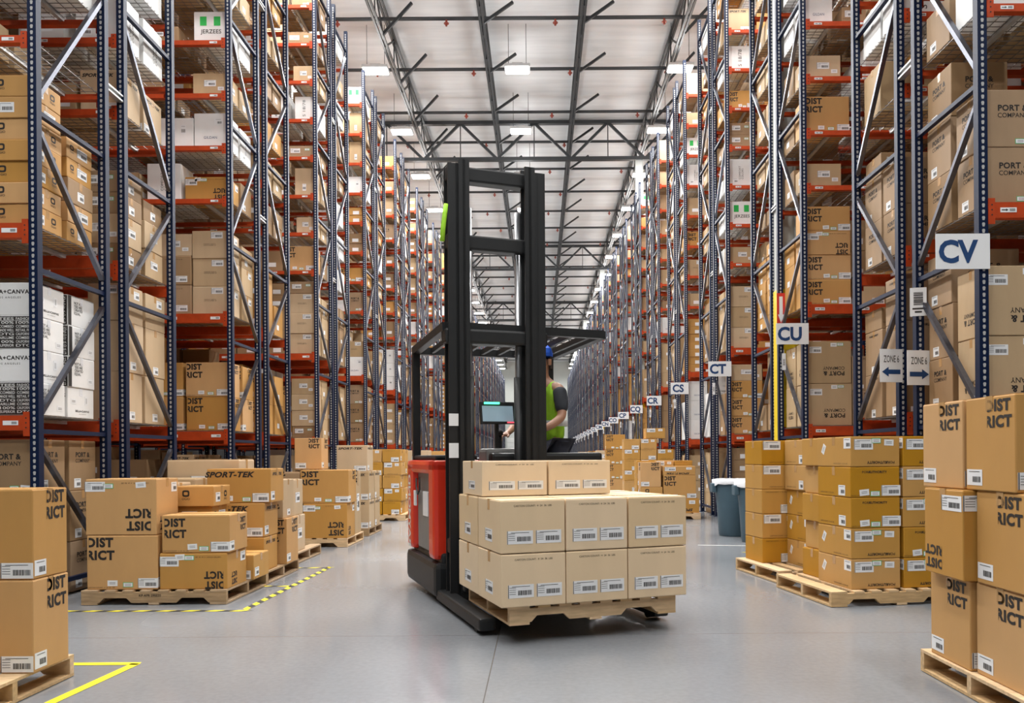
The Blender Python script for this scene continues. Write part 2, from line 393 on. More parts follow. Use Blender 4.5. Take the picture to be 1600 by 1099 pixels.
proto('dist_low', .60, .44, .33, 'card', [('F', D, .20, .66, .066, 0), ('F', 'carton', .2, .05, .011, 0)]+side([(D, .75, .72, .045, 0)]),
      [('F', 'ship', .86, .16, 0), ('F', 'green', .62, .11, 0), ('F', 'small', .45, .16, 3), ('R', 'wrap', .13, .17, 0)])
proto('dist_lowinv', .60, .44, .31, 'card', [('F', D, .8, .25, .058, 180), ('F', 'carton', .72, .9, .011, 180)]+side([(D, .35, .25, .042, 180)]),
      [('F', 'ship', .14, .78, 0), ('F', 'small', .3, .9, 3), ('F', 'green', .44, .88, 0), ('R', 'wrap', .8, .8, 0)])
proto('dist_tall', .42, .34, .49, 'card', [('F', D, .73, .83, .058, 0), ('B', D, .73, .83, .058, 0)]+side([(D, .7, .82, .055, 0)]),
      [('F', 'ship', .22, .12, 0), ('L', 'wrap', .19, .14, 0), ('R', 'wrap', .17, .14, 0)])
proto('dist_near', .42, .34, .49, 'card', [('R', D, .66, .82, .062, 0), ('B', D, .73, .83, .058, 0)],
      [('F', 'ship', .80, .1, 0), ('R', 'wrap', .2, .12, 0)])
proto('dist_tallinv', .42, .34, .49, 'card', [('F', D, .4, .2, .055, 180)]+side([(D, .25, .2, .05, 180)]),
      [('F', 'ship', .2, .86, 0), ('L', 'ship', .72, .85, 0), ('R', 'wrap', .17, .86, 0)])
proto('sport', .65, .40, .33, 'card', [('F', 'sport', .36, .84, .05, 0), ('B', 'sport', .36, .84, .05, 0)]+side([('sport', .5, .85, .028, 0)]),
      [('F', 'ship', .84, .15, 0), ('F', 'small', .34, .13, 0), ('F', 'green', .62, .1, 0), ('R', 'wrap', .15, .2, 0)])
proto('sport_cube', .42, .38, .42, 'pale', [('F', 'sport', .45, .88, .033, 0), ('B', 'sport', .45, .88, .033, 0)]+side([('sport', .5, .88, .03, 0)]),
      [('F', 'ship', .76, .1, 0), ('R', 'wrap', .16, .12, 0), ('L', 'wrap', .84, .12, 0)])
proto('sport_inv', .50, .40, .20, 'card', [('F', 'sport', .45, .2, .036, 180)], [('F', 'ship', .22, .7, 0), ('F', 'small', .8, .75, 0)])
proto('pa', .44, .56, .245, 'gold', [('F', 'portauth', .48, .84, .018, 0), ('F', 'carton', .2, .06, .008, 0)]+side([('carton', .3, .12, .011, 0)]),
      [('F', 'ship', .82, .22, 0), ('F', 'green', .5, .12, 0), ('F', 'small', .28, .16, 5), ('L', 'wrap', .75, .22, 0), ('R', 'wrap', .2, .22, 0)])
proto('pa_inv', .44, .56, .245, 'gold', [('F', 'portauth', .62, .14, .02, 180), ('F', 'carton', .6, .92, .008, 180)]+side([('carton', .7, .1, .011, 0)]),
      [('F', 'ship', .26, .74, 0), ('F', 'green', .52, .86, 0), ('F', 'small', .78, .8, -2), ('L', 'wrap', .9, .78, 0), ('L', 'small', .2, .6, 60)])
proto('gold_plain', .38, .42, .24, 'gold', [('F', 'carton', .4, .9, .011, 0)], [('F', 'ship', .7, .2, 0), ('R', 'wrap', .2, .3, 0)])
proto('gold_top', .38, .42, .24, 'gold', [('F', 'carton', .5, .1, .011, 0)], [('F', 'ship', .26, .8, 0), ('F', 'small', .75, .82, 0)])
proto('portco', .50, .45, .46, 'kraft', [('F', 'portco', .5, .62, .036, 0), ('B', 'portco', .5, .62, .036, 0)]+side([('portco', .5, .66, .034, 0)]),
      [('F', 'green', .62, .1, 0), ('F', 'small', .82, .1, -4), ('L', 'wrap', .3, .15, 0), ('R', 'wrap', .3, .15, 0)])
proto('portco_inv', .60, .50, .56, 'pale', [('F', 'portco', .6, .3, .042, 180)]+side([('portco', .5, .3, .036, 180)]),
      [('F', 'small', .6, .92, 0), ('F', 'green', .75, .93, 0), ('F', 'ship', .18, .8, 0), ('L', 'wrap', .8, .8, 0)])
proto('pa_big', .56, .46, .46, 'kraft', [('F', 'portauth', .5, .92, .022, 0)]+side([('portauth', .5, .9, .02, 0)]), [('F', 'ship', .75, .12, 0), ('F', 'small', .2, .12, 0), ('L', 'wrap', .5, .1, 0)])
proto('ogio', .40, .42, .178, 'card', [('F', 'ogio', .3, .55, .036, 0)]+side([('ogio', .7, .5, .034, 0)]), [('R', 'wrap', .25, .45, 0), ('L', 'wrap', .3, .45, 0)])
proto('ogio_lab', .40, .42, .178, 'card', [('B', 'ogio', .3, .55, .036, 0)]+side([('ogio', .2, .5, .03, 0)]), [('F', 'ship', .4, .5, 0), ('R', 'ship', .6, .5, 0)])
proto('plain', .50, .42, .40, 'kraft', [('F', 'carton', .5, .88, .012, 0)], [('F', 'ship', .72, .2, 0), ('R', 'wrap', .3, .2, 0), ('L', 'wrap', .3, .2, 0)])
proto('plain_top', .50, .42, .38, 'pale', [('F', 'southern', .5, .5, .012, 0)], [('F', 'ship', .7, .84, 0), ('R', 'wrap', .7, .8, 0), ('L', 'wrap', .7, .8, 0)])
proto('plain_tall', .36, .42, .52, 'pale', [], [('F', 'tall', .5, .3, 0), ('R', 'wrap', .5, .14, 0), ('L', 'wrap', .5, .14, 0)])
proto('plain_low', .46, .42, .22, 'kraft', [('F', 'carton', .3, .3, .012, 0)], [('F', 'ship', .3, .6, 0), ('F', 'green', .75, .7, 0), ('R', 'wrap', .5, .4, 0)])
proto('plain_lab', .48, .42, .30, 'pale', [], [('F', 'ship', .5, .55, 0), ('F', 'small', .82, .3, 0), ('L', 'ship', .5, .5, 0), ('R', 'ship', .5, .5, 0)])
proto('load', .43, .53, .34, 'loadtan', [('F', 'carton', .5, .9, .012, 0)], [('F', 'ship', .3, .3, 0), ('F', 'ship', .74, .3, 0), ('L', 'ship', .5, .3, 0), ('R', 'ship', .5, .3, 0)])
proto('gildan', .46, .42, .46, 'white', [('F', 'gildan', .5, .28, .035, 0)]+side([('gildan', .5, .5, .035, 90)]), [('F', 'wrap', .75, .75, 0), ('R', 'wrap', .3, .2, 0)])
proto('jerzees', .46, .42, .42, 'white', [('F', 'gsq', .5, .7, .085, 0), ('F', 'jerzees', .52, .36, .055, 0)]+side([('jerzees', .5, .3, .05, 0)]), [('R', 'wrap', .3, .7, 0)])
proto('comfort', .46, .42, .50, 'white', [('F', 'comfort', .5, .5, .035, 90)]+side([('comfort', .6, .5, .038, 90)]), [('F', 'wrap', .25, .2, 0)])
proto('white', .48, .42, .40, 'white', [], [('F', 'tall', .7, .6, 0), ('R', 'wrap', .5, .6, 0), ('L', 'wrap', .5, .6, 0)])
proto('seventy', .46, .42, .44, 'white', [('F', 'seventy', .5, .5, .07, 90)], [('L', 'wrap', .5, .6, 0)])
proto('bella_w', .62, .42, .278, 'white', [('F', 'bella', .645, .66, BSC, 0), ('R', 'bella', .55, .2, .018, 0), ('L', 'bella', .55, .2, .018, 0)], [('R', 'small', .22, .55, 0), ('R', 'small', .7, .6, 90)])
proto('bella_b', .62, .42, .278, 'white', [('F', 'blackband', .5, .5, (.60, .27), 0), ('F', 'typo', .5, .5, (.59, .26), 0), ('R', 'blackband', .06, .5, (.05, .27), 0), ('R', 'tees', .38, .62, .024, 0), ('L', 'tees', .5, .5, .024, 0)], [('R', 'small', .82, .25, 0)])
DESC = {'dist_near': 'tall split-letter box', 'dist': 'tan split-letter box', 'dist_inv': 'inverted split-letter box', 'dist_low': 'low split-letter box', 'dist_lowinv': 'low inverted split-letter box',
 'dist_tall': 'tall split-letter box', 'dist_tallinv': 'tall inverted split-letter box', 'sport': 'tan slanted-wordmark box', 'sport_cube': 'cube slanted-wordmark box',
 'sport_inv': 'low inverted slanted-wordmark box', 'pa': 'golden low lettered box', 'pa_inv': 'golden low inverted-lettering box', 'gold_plain': 'golden plain box', 'gold_top': 'golden box labelled high',
 'portco': 'brown two-line lettered box', 'portco_inv': 'big pale inverted-lettering box', 'pa_big': 'dull brown lettered box', 'ogio': 'flat ring-emblem box', 'ogio_lab': 'flat labelled ring-emblem box',
 'plain': 'dull brown box', 'plain_top': 'pale box', 'plain_tall': 'tall pale box', 'plain_low': 'low brown box', 'plain_lab': 'pale labelled box', 'load': 'pale tan box',
 'gildan': 'white blue-lettered box', 'jerzees': 'white green-squared box', 'comfort': 'white sideways-lettered box', 'white': 'plain white box', 'seventy': 'white big-figured box',
 'bella_w': 'white wordmark box', 'bella_b': 'white black-fronted box'}
def put_box(key, loc, rz=0, scale=None, label=None, group=None, tilt=None, parts=True):
    p = PROTO[key]; white = p['col'] == 'white'
    o = inst('white_carton' if white else 'cardboard_box', p['me'], None, loc, rz, scale)
    if tilt: o.rotation_euler = (tilt[0], tilt[1], rz)
    if parts:
        for n, me in p['kids']: inst(n, me, o)
    tag(o, label, 'box', group); return o
# ------------------------------------------------------------------ the setting
mb = MB(); mb.box(-13, 13, -14, 104, -.2, 0, M['floor']); structure(mb.build('floor'))
mb = MB(); mb.box(-13, 13, -14, 104, ROOF, ROOF+.2, M['roof']); structure(mb.build('ceiling'))
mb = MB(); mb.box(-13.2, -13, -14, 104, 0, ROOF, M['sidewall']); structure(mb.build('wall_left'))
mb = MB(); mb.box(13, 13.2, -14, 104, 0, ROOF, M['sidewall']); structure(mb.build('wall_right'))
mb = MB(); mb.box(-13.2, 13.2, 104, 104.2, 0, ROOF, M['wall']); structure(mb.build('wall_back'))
mb = MB()
for i in range(3): 
    for j in range(6): mb.bbox(-4.2+i*3.6, -1.4+i*3.6, 103.9, 104.0, .1+j*.58, .66+j*.58, M['dockwhite'], .02)
structure(mb.build('door_1'))
# roof joists running away from the camera
def joist(x, z0=8.0, z1=103, ztop=ROOF-.12, depth=.85, step=2.72/2):
    mb = MB(); zb = ztop-depth; m = M['roofblack']
    for dx in (-.045, .045):
        mb.box(x+dx-.03, x+dx+.03, z0, z1, ztop-.07, ztop, m); mb.box(x+dx-.028, x+dx+.028, z0, z1, zb, zb+.06, m)
    y = z0+.2; up = False
    while y+step < z1:
        a = (x, y, zb if not up else ztop-.05); b = (x, y+step, ztop-.05 if not up else zb)
        mb.bar(a, b, .04, .04, m)
        if up: mb.bar((x, y, zb), (x, y, ztop), .03, .03, m)
        y += step; up = not up
    return mb
JX = [-4.13-2.67*2, -4.13-2.67, -4.13, -1.45, 1.22, 3.88, 3.88+2.67, 3.88+2.67*2]
JL = ['above far left racks', 'above left racks', 'over left rack ends', 'left of aisle centre', 'right of aisle centre', 'over right rack ends', 'above right racks', 'above far right racks']
for x, jl in zip(JX, JL):
    o = joist(x, depth=.9 if jl.startswith('over') else .6).build('roof_joist'); tag(o, 'black open-web roof joist running lengthwise ' + jl, 'joist', 'lengthwise roof joists')
    # knee braces rising to the right from the lower chord
y0 = 20.0
knee = []
for k in range(28):
    y = 21.2+k*2.72
    if y > 100: break
    for x, jl, dp in ((-4.13, 'left rack ends', .9), (-1.45, 'aisle left half', .6), (1.22, 'aisle right half', .6), (3.88, 'right rack ends', .9)):
        o = MB().bar((0, 0, 0), (.78, 0, dp-.06), .07, .07, M['roofblack']).build('knee_brace', loc=(x+.05, y, ROOF-.12-dp))
        tag(o, 'short slanted black brace under roof, %s over %s' % (ORD[k], jl), 'roof brace', 'slanted roof braces')
# sprinkler pipes across
for k in range(30):
    y = 21.3+(k-2)*2.8+(.22 if k == 4 else 0)
    if y > 102: break
    e = empty('sprinkler_pipe', (0, y, ROOF-.55), 0, 'black sprinkler pipe crossing under roof, %s from camera' % ORD[k], 'pipe', 'sprinkler pipes under the roof')
    MB().tube([(-12.9, 0, 0), (12.9, 0, 0)], .05, M['roofblack'], 8).build('pipe', e)
    for j in range(7):
        x = -8.2+j*2.9+(.5 if k % 2 else 0)
        if k < 16:
            s_ = MB(); s_.tube([(0, 0, -.04), (0, 0, -.2)], .03, M['sprink'], 6); s_.tube([(0, 0, -.12), (0, 0, -.14)], .07, M['sprink'], 8); s_.build('sprinkler_head', e, loc=(x, 0, 0))
# girder trusses across, on the columns
for gi, gy in enumerate((11.9, 28.98, 46.06, 63.14, 80.22)):
    if gi == 0: pass
    mb = MB(); zt, zb = ROOF-.08, ROOF-1.52; m = M['roofblack']
    mb.box(-12.9, 12.9, gy-.09, gy+.09, zt-.12, zt, m); mb.box(-12.9, 12.9, gy-.09, gy+.09, zb, zb+.12, m)
    x = -12.13; st = 2.67/2; i = 0
    while x+st < 12.9:
        a, b = ((x, gy, zt-.06), (x+st, gy, zb+.06)) if i % 2 else ((x, gy, zb+.06), (x+st, gy, zt-.06))
        mb.bar(a, b, .09, .09, m)
        if i % 2 == 0: mb.bar((x+st, gy, zt), (x+st, gy, zb), .035, .035, m)
        x += st; i += 1
    tag(mb.build('girder_truss'), 'deep black girder truss spanning the aisle, %s from camera' % ORD[gi], 'truss', 'girder trusses')
# building columns in the flue of the right and left rows
for sd in (1,):
    for gi, gy in enumerate((11.9, 28.98, 46.06, 63.14, 80.22)):
        X = sd*((XR if sd > 0 else XL)+.14)
        r0 = row_z(sd, 1+4*gi)+DEP+FL/2
        e = empty('building_column', (X, r0, 0), 0, 'grey steel roof column with yellow guard between right racks, %s from camera' % ORD[gi], 'column', 'roof columns')
        mb = MB(); ct = ROOF-1.53; mb.box(-.14, -.125, -.10, .10, 0, ct, M['colgrey']); mb.box(.125, .14, -.10, .10, 0, ct, M['colgrey']); mb.box(-.125, .125, -.012, .012, 0, ct, M['colgrey'])
        mb.build('shaft', e)
        if sd > 0:
            MB().bbox(-.155, .155, -.112, .112, .01, 3.67, M['guardyel'], .012).build('yellow_guard', e)
# lamps
def lamp(x, y, label, power=1.0):
    e = empty('high_bay_light', (x, y, 12.15), 0, label, 'lamp', 'high bay ceiling lights')
    mb = MB(); mb.bbox(-.36, .36, -.22, .22, .0, .09, M['lamphouse'], .02); mb.bbox(-.15, .15, -.10, .10, .09, .17, M['lamphouse'], .01)
    for sx in (-.25, .25): mb.tube([(sx, 0, .09), (sx, 0, ROOF-12.15)], .008, M['roofblack'], 5)
    mb.build('housing', e)
    MB().bbox(-.33, .33, -.19, .19, -.03, .0, M['lens'], .01).build('diffuser', e)
    l = bpy.data.lights.new('lamp_light', 'AREA'); l.shape = 'DISK'; l.size = .6; l.energy = LAMP_W*power; l.color = (1.0, .985, .96); l.spread = math.radians(170)
    lo = bpy.data.objects.new('lamp_light', l); C.objects.link(lo); lo.parent = e; lo.location = (0, 0, -.06)
    l2 = bpy.data.lights.new('lamp_spill', 'POINT'); l2.shadow_soft_size = .3; l2.energy = UP_W*power
    l2o = bpy.data.objects.new('lamp_spill', l2); C.objects.link(l2o); l2o.parent = e; l2o.location = (0, 0, -.42)
for k in range(-3, 22):
    y = ZR+PITCH*k+3.4
    nm = ORD[k+3] if k >= -3 else ''
    rowtxt = '%s lamp row from the near end' % ORD[k+3]
    lamp(-4.55, y, 'bright high bay light over left rack ends, '+rowtxt, .6 if k < 0 else 1)
    if k % 2 == 0 or k < 8: lamp(-.55, y, 'bright high bay light over aisle centre, '+rowtxt, .6 if k < 0 else 1)
    lamp(4.05, y, 'bright high bay light over right rack ends, '+rowtxt, .6 if k < 0 else 1)
    if k < 9:
        for sx in (-8.2, 8.0): lamp(sx, y, 'high bay light deep in %s pick aisle, ' % ('left' if sx < 0 else 'right')+rowtxt, .25)
# ------------------------------------------------------------------ racks
def post_mesh(holes=True):
    mb = MB(); a, b = .0375, .035
    mb.box(-a, a, -b, b, 0, TOPH, M['blue']); mb.box(-.07, .07, -.06, .06, 0, .008, M['blue'])
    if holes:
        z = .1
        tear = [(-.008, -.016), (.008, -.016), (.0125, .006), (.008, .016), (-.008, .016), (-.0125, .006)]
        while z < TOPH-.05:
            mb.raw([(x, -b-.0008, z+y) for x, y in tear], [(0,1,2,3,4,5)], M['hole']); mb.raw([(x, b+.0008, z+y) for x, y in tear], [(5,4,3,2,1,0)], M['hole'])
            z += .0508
    return mb.mesh('rack_post')
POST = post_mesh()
HZ = [.15, 1.47, 2.84, 4.18, 5.83, 7.3, 8.7, 10.25]
def brace_list(flip):
    out = []
    for z in HZ: out.append(((0, .035, z), (0, DEP-.035, z)))
    for i in range(len(HZ)-1):
        a, b = HZ[i]+.14, HZ[i+1]-.14
        if (i+flip) % 2: out.append(((0, .035, a), (0, DEP-.035, b)))
        else: out.append(((0, .035, b), (0, DEP-.035, a)))
    return out
def brace_mesh(a, b, m):
    mb = MB(); mb.bar(a, b, .045, .038, m); return mb.mesh('rack_brace')
BR = {fl: [brace_mesh(a, b, M['brace'] if a[2] != b[2] else M['blue']) for a, b in brace_list(fl)] for fl in (0, 1)}
def lattice(flip):
    mb = MB()
    for a, b in brace_list(flip): mb.bar(a, b, .045, .038, M['brace'] if a[2] != b[2] else M['blue'])
    return mb.mesh('bracing')
LAT = {0: lattice(0), 1: lattice(1)}
def beam_mesh(h_, far=False, tagside=0):
    mb = MB(); L_ = BAY-.075; m = M['orange']
    mb.box(0, L_, -.022, .022, -h_/2, h_/2, m); mb.box(0, L_, .022, .045, -h_/2, h_/2-.03, m)
    for x in (0, L_-.05):
        mb.box(x-.0 if x else -.002, x+.052 if x else .05, -.030, -.022, -h_/2-.05, h_/2+.03, m)
        if not far:
            for dz in (-.04, .0, .04): mb.raw([(x+.025+c*.008, -.0312, dz+s*.008) for c, s in ((1,0),(0,1),(-1,0),(0,-1))], [(3,2,1,0)], M['rubber'])
    return mb.mesh('rack_beam')
BEAMH = {0: .13, 1: .13}
BEAM = {True: beam_mesh(.125), False: beam_mesh(.062)}
def deck_mesh():
    mb = MB(); L_ = BAY-.08; m = M['wire']
    n = 24
    for i in range(n+1): x = .02+(L_-.04)*i/n; mb.box(x-.0025, x+.0025, .0, DEP-.02, 0, .005, m)
    for j in range(14): y = .02+(DEP-.06)*j/13; mb.box(0, L_, y-.0025, y+.0025, .005, .01, m)
    for x in (.35, L_/2, L_-.35): mb.box(x-.02, x+.02, .0, DEP-.02, -.03, 0, M['galv'])
    return mb.mesh('wire_deck')
DECK = deck_mesh()
def tagmesh(arrow):
    mb = MB(); mb.box(-.065, .065, -.0012, 0, -.019, .019, M['paper'])
    if arrow:
        mb.raw([(-.055, -.002, -.004), (-.02, -.002, -.004), (-.02, -.002, .004), (-.055, -.002, .004)], [(0,1,2,3)], M['ink'])
        mb.raw([(-.02, -.002, -.011), (-.002, -.002, 0), (-.02, -.002, .011)], [(0,1,2)], M['ink'])
    for k in range(9): mb.box(.01+k*.005, .0125+k*.005, -.002, -.0013, -.011, .011, M['ink'])
    return mb.mesh('location_label')
TAGA, TAGB = tagmesh(True), tagmesh(False)
def far_rack_mesh():
    mb = MB()
    for bx in range(3):
        x = bx*BAY
        for y in (0, DEP):
            mb.box(x-.0375, x+.0375, y-.035, y+.035, 0, TOPH, M['blue'])
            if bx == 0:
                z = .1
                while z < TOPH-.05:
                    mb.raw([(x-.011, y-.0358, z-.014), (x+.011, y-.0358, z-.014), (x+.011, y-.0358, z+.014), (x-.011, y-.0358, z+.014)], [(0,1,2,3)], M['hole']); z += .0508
        for a, b in brace_list(bx % 2): mb.bar((x, a[1], a[2]), (x, b[1], b[2]), .045, .038, M['brace'])
    for bx in range(2):
        for i, z in enumerate(LEV):
            h_ = .125 if i < 2 else .062
            for y in (0, DEP): mb.box(bx*BAY+.04, bx*BAY+BAY-.04, y-.02, y+.02, z-h_/2, z+h_/2, M['orange'])
            mb.box(bx*BAY+.04, bx*BAY+BAY-.04, .02, DEP-.02, z+h_/2-.004, z+h_/2, M['wire'])
    return mb.mesh('far_rack')
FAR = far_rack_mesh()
SIGN = ['CV','CU','CT','CS','CR','CQ','CP','CO','CN','CM','CL','CK','CJ','CI','CH','CG','CF','CE','CD','CC','CB','CA']
def rowname(sd, k): return ('row '+SIGN[k]) if sd > 0 else ORD[k]+' left row'
NEAR = 6
def place_rack(sd, k, half):
    X = XR if sd > 0 else XL; y0 = row_z(sd, k)+(DEP+FL if half else 0)
    lb = 'blue and orange pallet rack, %s half of double %s' % ('far' if half else 'near', rowname(sd, k))
    e = empty('pallet_rack', (sd*X, y0, 0), 0, lb, 'rack', 'pallet racks along the aisle')
    if k >= NEAR:
        o = inst('far_bays', FAR, e, (0, 0, 0), 0, (sd, 1, 1)); o.name = 'rack_bays'; return
    for bx in range(3):
        x = sd*bx*BAY
        inst('post', POST, e, (x, 0, 0)); inst('post', POST, e, (x, DEP, 0))
        fl = (half + bx) % 2
        if k < 3 and bx == 0:
            for me in BR[fl]: inst('brace', me, e, (x, 0, 0))
        else: inst('bracing', LAT[fl], e, (x, 0, 0))
    for bx in range(2):
        x0 = .0375+bx*BAY
        for i, z in enumerate(LEV):
            for y, fy in ((-.015, 1), (DEP+.015, -1)):
                o = inst('beam', BEAM[i < 2], e, (sd*x0, y, z), 0, (sd, fy, 1))
                if fy > 0 and k < 3 and bx == 0:
                    for j, tx in enumerate((.16, .75, 1.7)):
                        t = inst('location_label', TAGA if (sd > 0 and j == 0) else TAGB, o, (tx, -.0225, 0), 0, (sd*(1 if i < 2 else .8), 1, 1 if i < 2 else .75))
            inst('wire_deck', DECK, e, (sd*x0 if sd > 0 else -x0-(BAY-.08), .01, z+(.0625 if i < 2 else .0375)))
for sd in (-1, 1):
    for k in range(NROW):
        for half in (0, 1): place_rack(sd, k, half)
        if k < 8:
            X = sd*(XR if sd > 0 else XL); y = row_z(sd, k)+DEP
            for z, zn in ((4.90, 'middle'), (8.2, 'upper')):
                o = MB().box(-.03, .03, .0352, FL-.0352, -.035, -.018, M['galv']).box(-.03, .03, .0352, FL-.0352, .018, .035, M['galv']).box(-.006, .006, .0352, FL-.0352, -.018, .018, M['galv']).build('row_spacer', loc=(X, y, z)); tag(o, 'pale metal %s spacer bar joining both halves of %s' % (zn, rowname(sd, k)), 'spacer', 'rack row spacers')
# ------------------------------------------------------------------ boxes on the racks
UPPER = ['plain', 'plain_top', 'plain_low', 'plain_lab', 'plain_tall', 'plain_low', 'plain_lab', 'dist_low', 'ogio_lab', 'portco', 'sport_cube']
BROWN = ['plain', 'plain_top', 'plain_tall', 'plain_low', 'plain_lab', 'dist', 'dist_tall', 'portco', 'pa_big', 'sport_cube', 'ogio_lab']
WHITE = ['gildan', 'white', 'comfort', 'jerzees', 'seventy']
items = []      # (key, x, y, z, rz, scale, label, area)
LNAME = ['floor', 'first', 'second', 'third', 'fourth', 'fifth', 'sixth', 'seventh', 'eighth', 'ninth', 'tenth']
def lay_name(j, n): return 'only' if n == 1 else ('bottom' if j == 0 else ('top' if j == n-1 else ORD[j]))
COLN = ['end', 'second', 'third', 'fourth', 'fifth', 'sixth', 'seventh', 'eighth', 'ninth', 'tenth', 'eleventh', 'twelfth', 'thirteenth']
def fx(key, n, off=0.0, sc=(1,1,1)): return (key, n, off, sc)
# what the photograph shows on the near shelves: (side,row,half,level,column) -> (front stack, back stack)
OV = {
 (-1,0,0,1,0): (('MIX', ['bella_b','bella_w','bella_b','bella_w']), ('MIX', ['bella_w','bella_b','bella_b','bella_b'])),
 (-1,0,0,2,0): (('MIX', ['ogio','ogio','ogio','ogio','ogio','ogio_lab','ogio']), ('MIX', ['ogio_lab']*2+['plain_low','ogio_lab','ogio_lab'])),
 (-1,0,0,2,1): (('MIX', ['sport_cube']), ('MIX', ['sport_cube', 'sport_cube'])),
 (-1,0,0,3,0): (('MIX', [('plain_tall', 1.2)]), ('MIX', [('plain_tall', 1.3)])),
 (-1,0,1,1,0): (('MIX', ['plain_tall','plain_tall','plain_top']), ('MIX', ['plain_tall','plain_tall','plain_top'])),
 (-1,0,1,2,0): (('MIX', ['plain_low','plain_lab','plain_low','plain_low']), ('MIX', ['plain_lab','plain_lab','plain_low'])),
 (-1,1,0,1,0): (('MIX', ['dist','dist']), ('MIX', ['dist','dist'])),
 (-1,1,0,1,1): (('MIX', ['dist','dist']), ('MIX', ['dist','dist'])),
 (-1,1,0,2,0): (('MIX', ['plain_top','plain_top','plain_top']), ('MIX', ['plain_top','plain_top','plain_lab'])),
 (-1,1,0,2,1): (('MIX', ['plain','plain','plain_lab']), ('MIX', ['plain','plain'])),
 (-1,1,1,1,0): (('MIX', ['dist','dist']), ('MIX', ['dist','dist'])),
 (-1,1,0,3,0): (('MIX', ['dist_lowinv']), ('MIX', ['plain'])),
 (-1,1,0,4,0): (('MIX', ['gildan']), ('MIX', ['gildan'])),
 (-1,1,0,5,0): (('MIX', ['plain_lab']), ('MIX', ['plain_lab'])),
 (-1,1,0,6,0): (('MIX', ['jerzees']), ('MIX', ['white'])),
 (-1,0,1,4,0): (('MIX', ['comfort']), ('MIX', ['comfort'])), (-1,0,1,5,0): (('MIX', ['comfort']), ('MIX', ['comfort'])),
 (-1,0,1,3,0): (('MIX', ['sport_cube']), ('MIX', ['sport_cube'])),
 (-1,2,0,2,0): (('MIX', ['plain_top']*3+['plain_low']), ('MIX', ['plain_top']*3)),
 (-1,2,0,1,0): (('MIX', ['plain_low','plain_lab','plain_lab','plain_lab']), ('MIX', ['plain_top','plain_top','plain_top'])),
 (-1,2,0,3,0): (('MIX', ['dist']), ('MIX', ['plain'])),
 (-1,3,0,2,0): (('MIX', ['gildan','plain_top']), ('MIX', ['plain_top'])),
 (-1,4,0,2,0): (('MIX', ['white','white','white']), ('MIX', ['white','white'])),
 (1,0,0,1,0): (('MIX', ['portco_inv','portco_inv']), ('MIX', ['portco','portco','portco'])),
 (1,0,0,1,1): (('MIX', ['portco_inv','portco_inv']), ('MIX', ['portco','portco'])),
 (1,0,0,2,0): (('MIX', ['portco','portco']), ('MIX', ['portco','portco','portco'])),
 (1,0,0,2,1): (('MIX', ['portco','portco']), ('MIX', ['portco','portco'])),
 (1,0,0,3,0): (('MIX', ['white']), ('MIX', ['plain'])),
 (1,0,1,1,0): (('MIX', ['pa_big','pa_big','pa_big']), ('MIX', ['pa_big','pa_big','plain_low'])),
 (1,0,1,2,0): (('MIX', ['portco','portco']), ('MIX', ['portco','portco','plain_low'])),
 (1,0,1,3,0): (('MIX', ['portco_inv']), ('MIX', ['plain_tall'])),
 (1,0,1,4,0): (('MIX', ['seventy']), ('MIX', ['seventy'])),
 (1,1,0,1,0): (('MIX', ['portco_inv','portco_inv']), ('MIX', ['portco_inv','portco_inv'])),
 (1,1,0,1,1): (('MIX', ['pa_big','pa_big']), ('MIX', ['pa_big','pa_big'])),
 (1,1,0,2,0): (('MIX', ['dist_low','dist_low','dist_lowinv','dist_low']), ('MIX', ['dist_low']*3)),
 (1,1,0,3,0): (('MIX', ['plain_lab']), ('MIX', ['plain'])),
 (1,1,0,4,0): (('MIX', ['dist']), ('MIX', ['plain'])),
 (1,1,0,5,0): (('MIX', ['plain_lab']), ('MIX', ['plain'])),
 (1,1,0,7,0): (('MIX', ['white']), ('MIX', ['white'])),
 (1,2,0,1,0): (('MIX', ['dist_low','dist_low','dist_low','plain_lab']), ('MIX', ['plain','plain'])),
 (1,2,0,2,0): (('MIX', ['plain_top','plain_top','plain_top','plain_top']), ('MIX', ['plain_top','plain_top','plain_top'])),
 (1,2,0,3,0): (('MIX', ['plain_lab']), ('MIX', ['white'])), (1,2,0,5,0): (('MIX', ['comfort']), ('MIX', ['bella_w'])), (1,2,0,4,0): (('MIX', ['jerzees']), ('MIX', ['white'])),
 (1,2,1,1,0): (('MIX', ['gildan','gildan','gildan']), ('MIX', ['gildan','gildan'])),
 (1,3,0,1,0): (('MIX', ['gildan','gildan','gildan']), ('MIX', ['gildan','gildan'])),
}
rg = random.Random(11)
def gen_stack(key_or_list, x, y, z, clear, fw, fd, base, sd):
    zz = z; out = []
    n = len(key_or_list)
    for j, kk in enumerate(key_or_list):
        m_ = 1.0
        if isinstance(kk, tuple): kk, m_ = kk
        w_, d, h = PROTO[kk]['dims']
        sc = (fw/w_, fd/d, m_)
        if zz-z+h*m_ > clear-.04:
            n = j; break
        out.append([kk, x+rg.uniform(-.006, .006), y+rg.uniform(-.008, .008), zz, 0 if True else PI, sc, j])
        zz += h*m_+.0045
    for o in out: items.append((o[0], o[1], o[2], o[3], o[4]+rg.uniform(-.012, .012), o[5], base % lay_name(o[6], len(out))))
def clear_of(l):
    if l == 0: return LEV[0]-.08
    return (LEV[l]-LEV[l-1]-.14) if l < 10 else .75
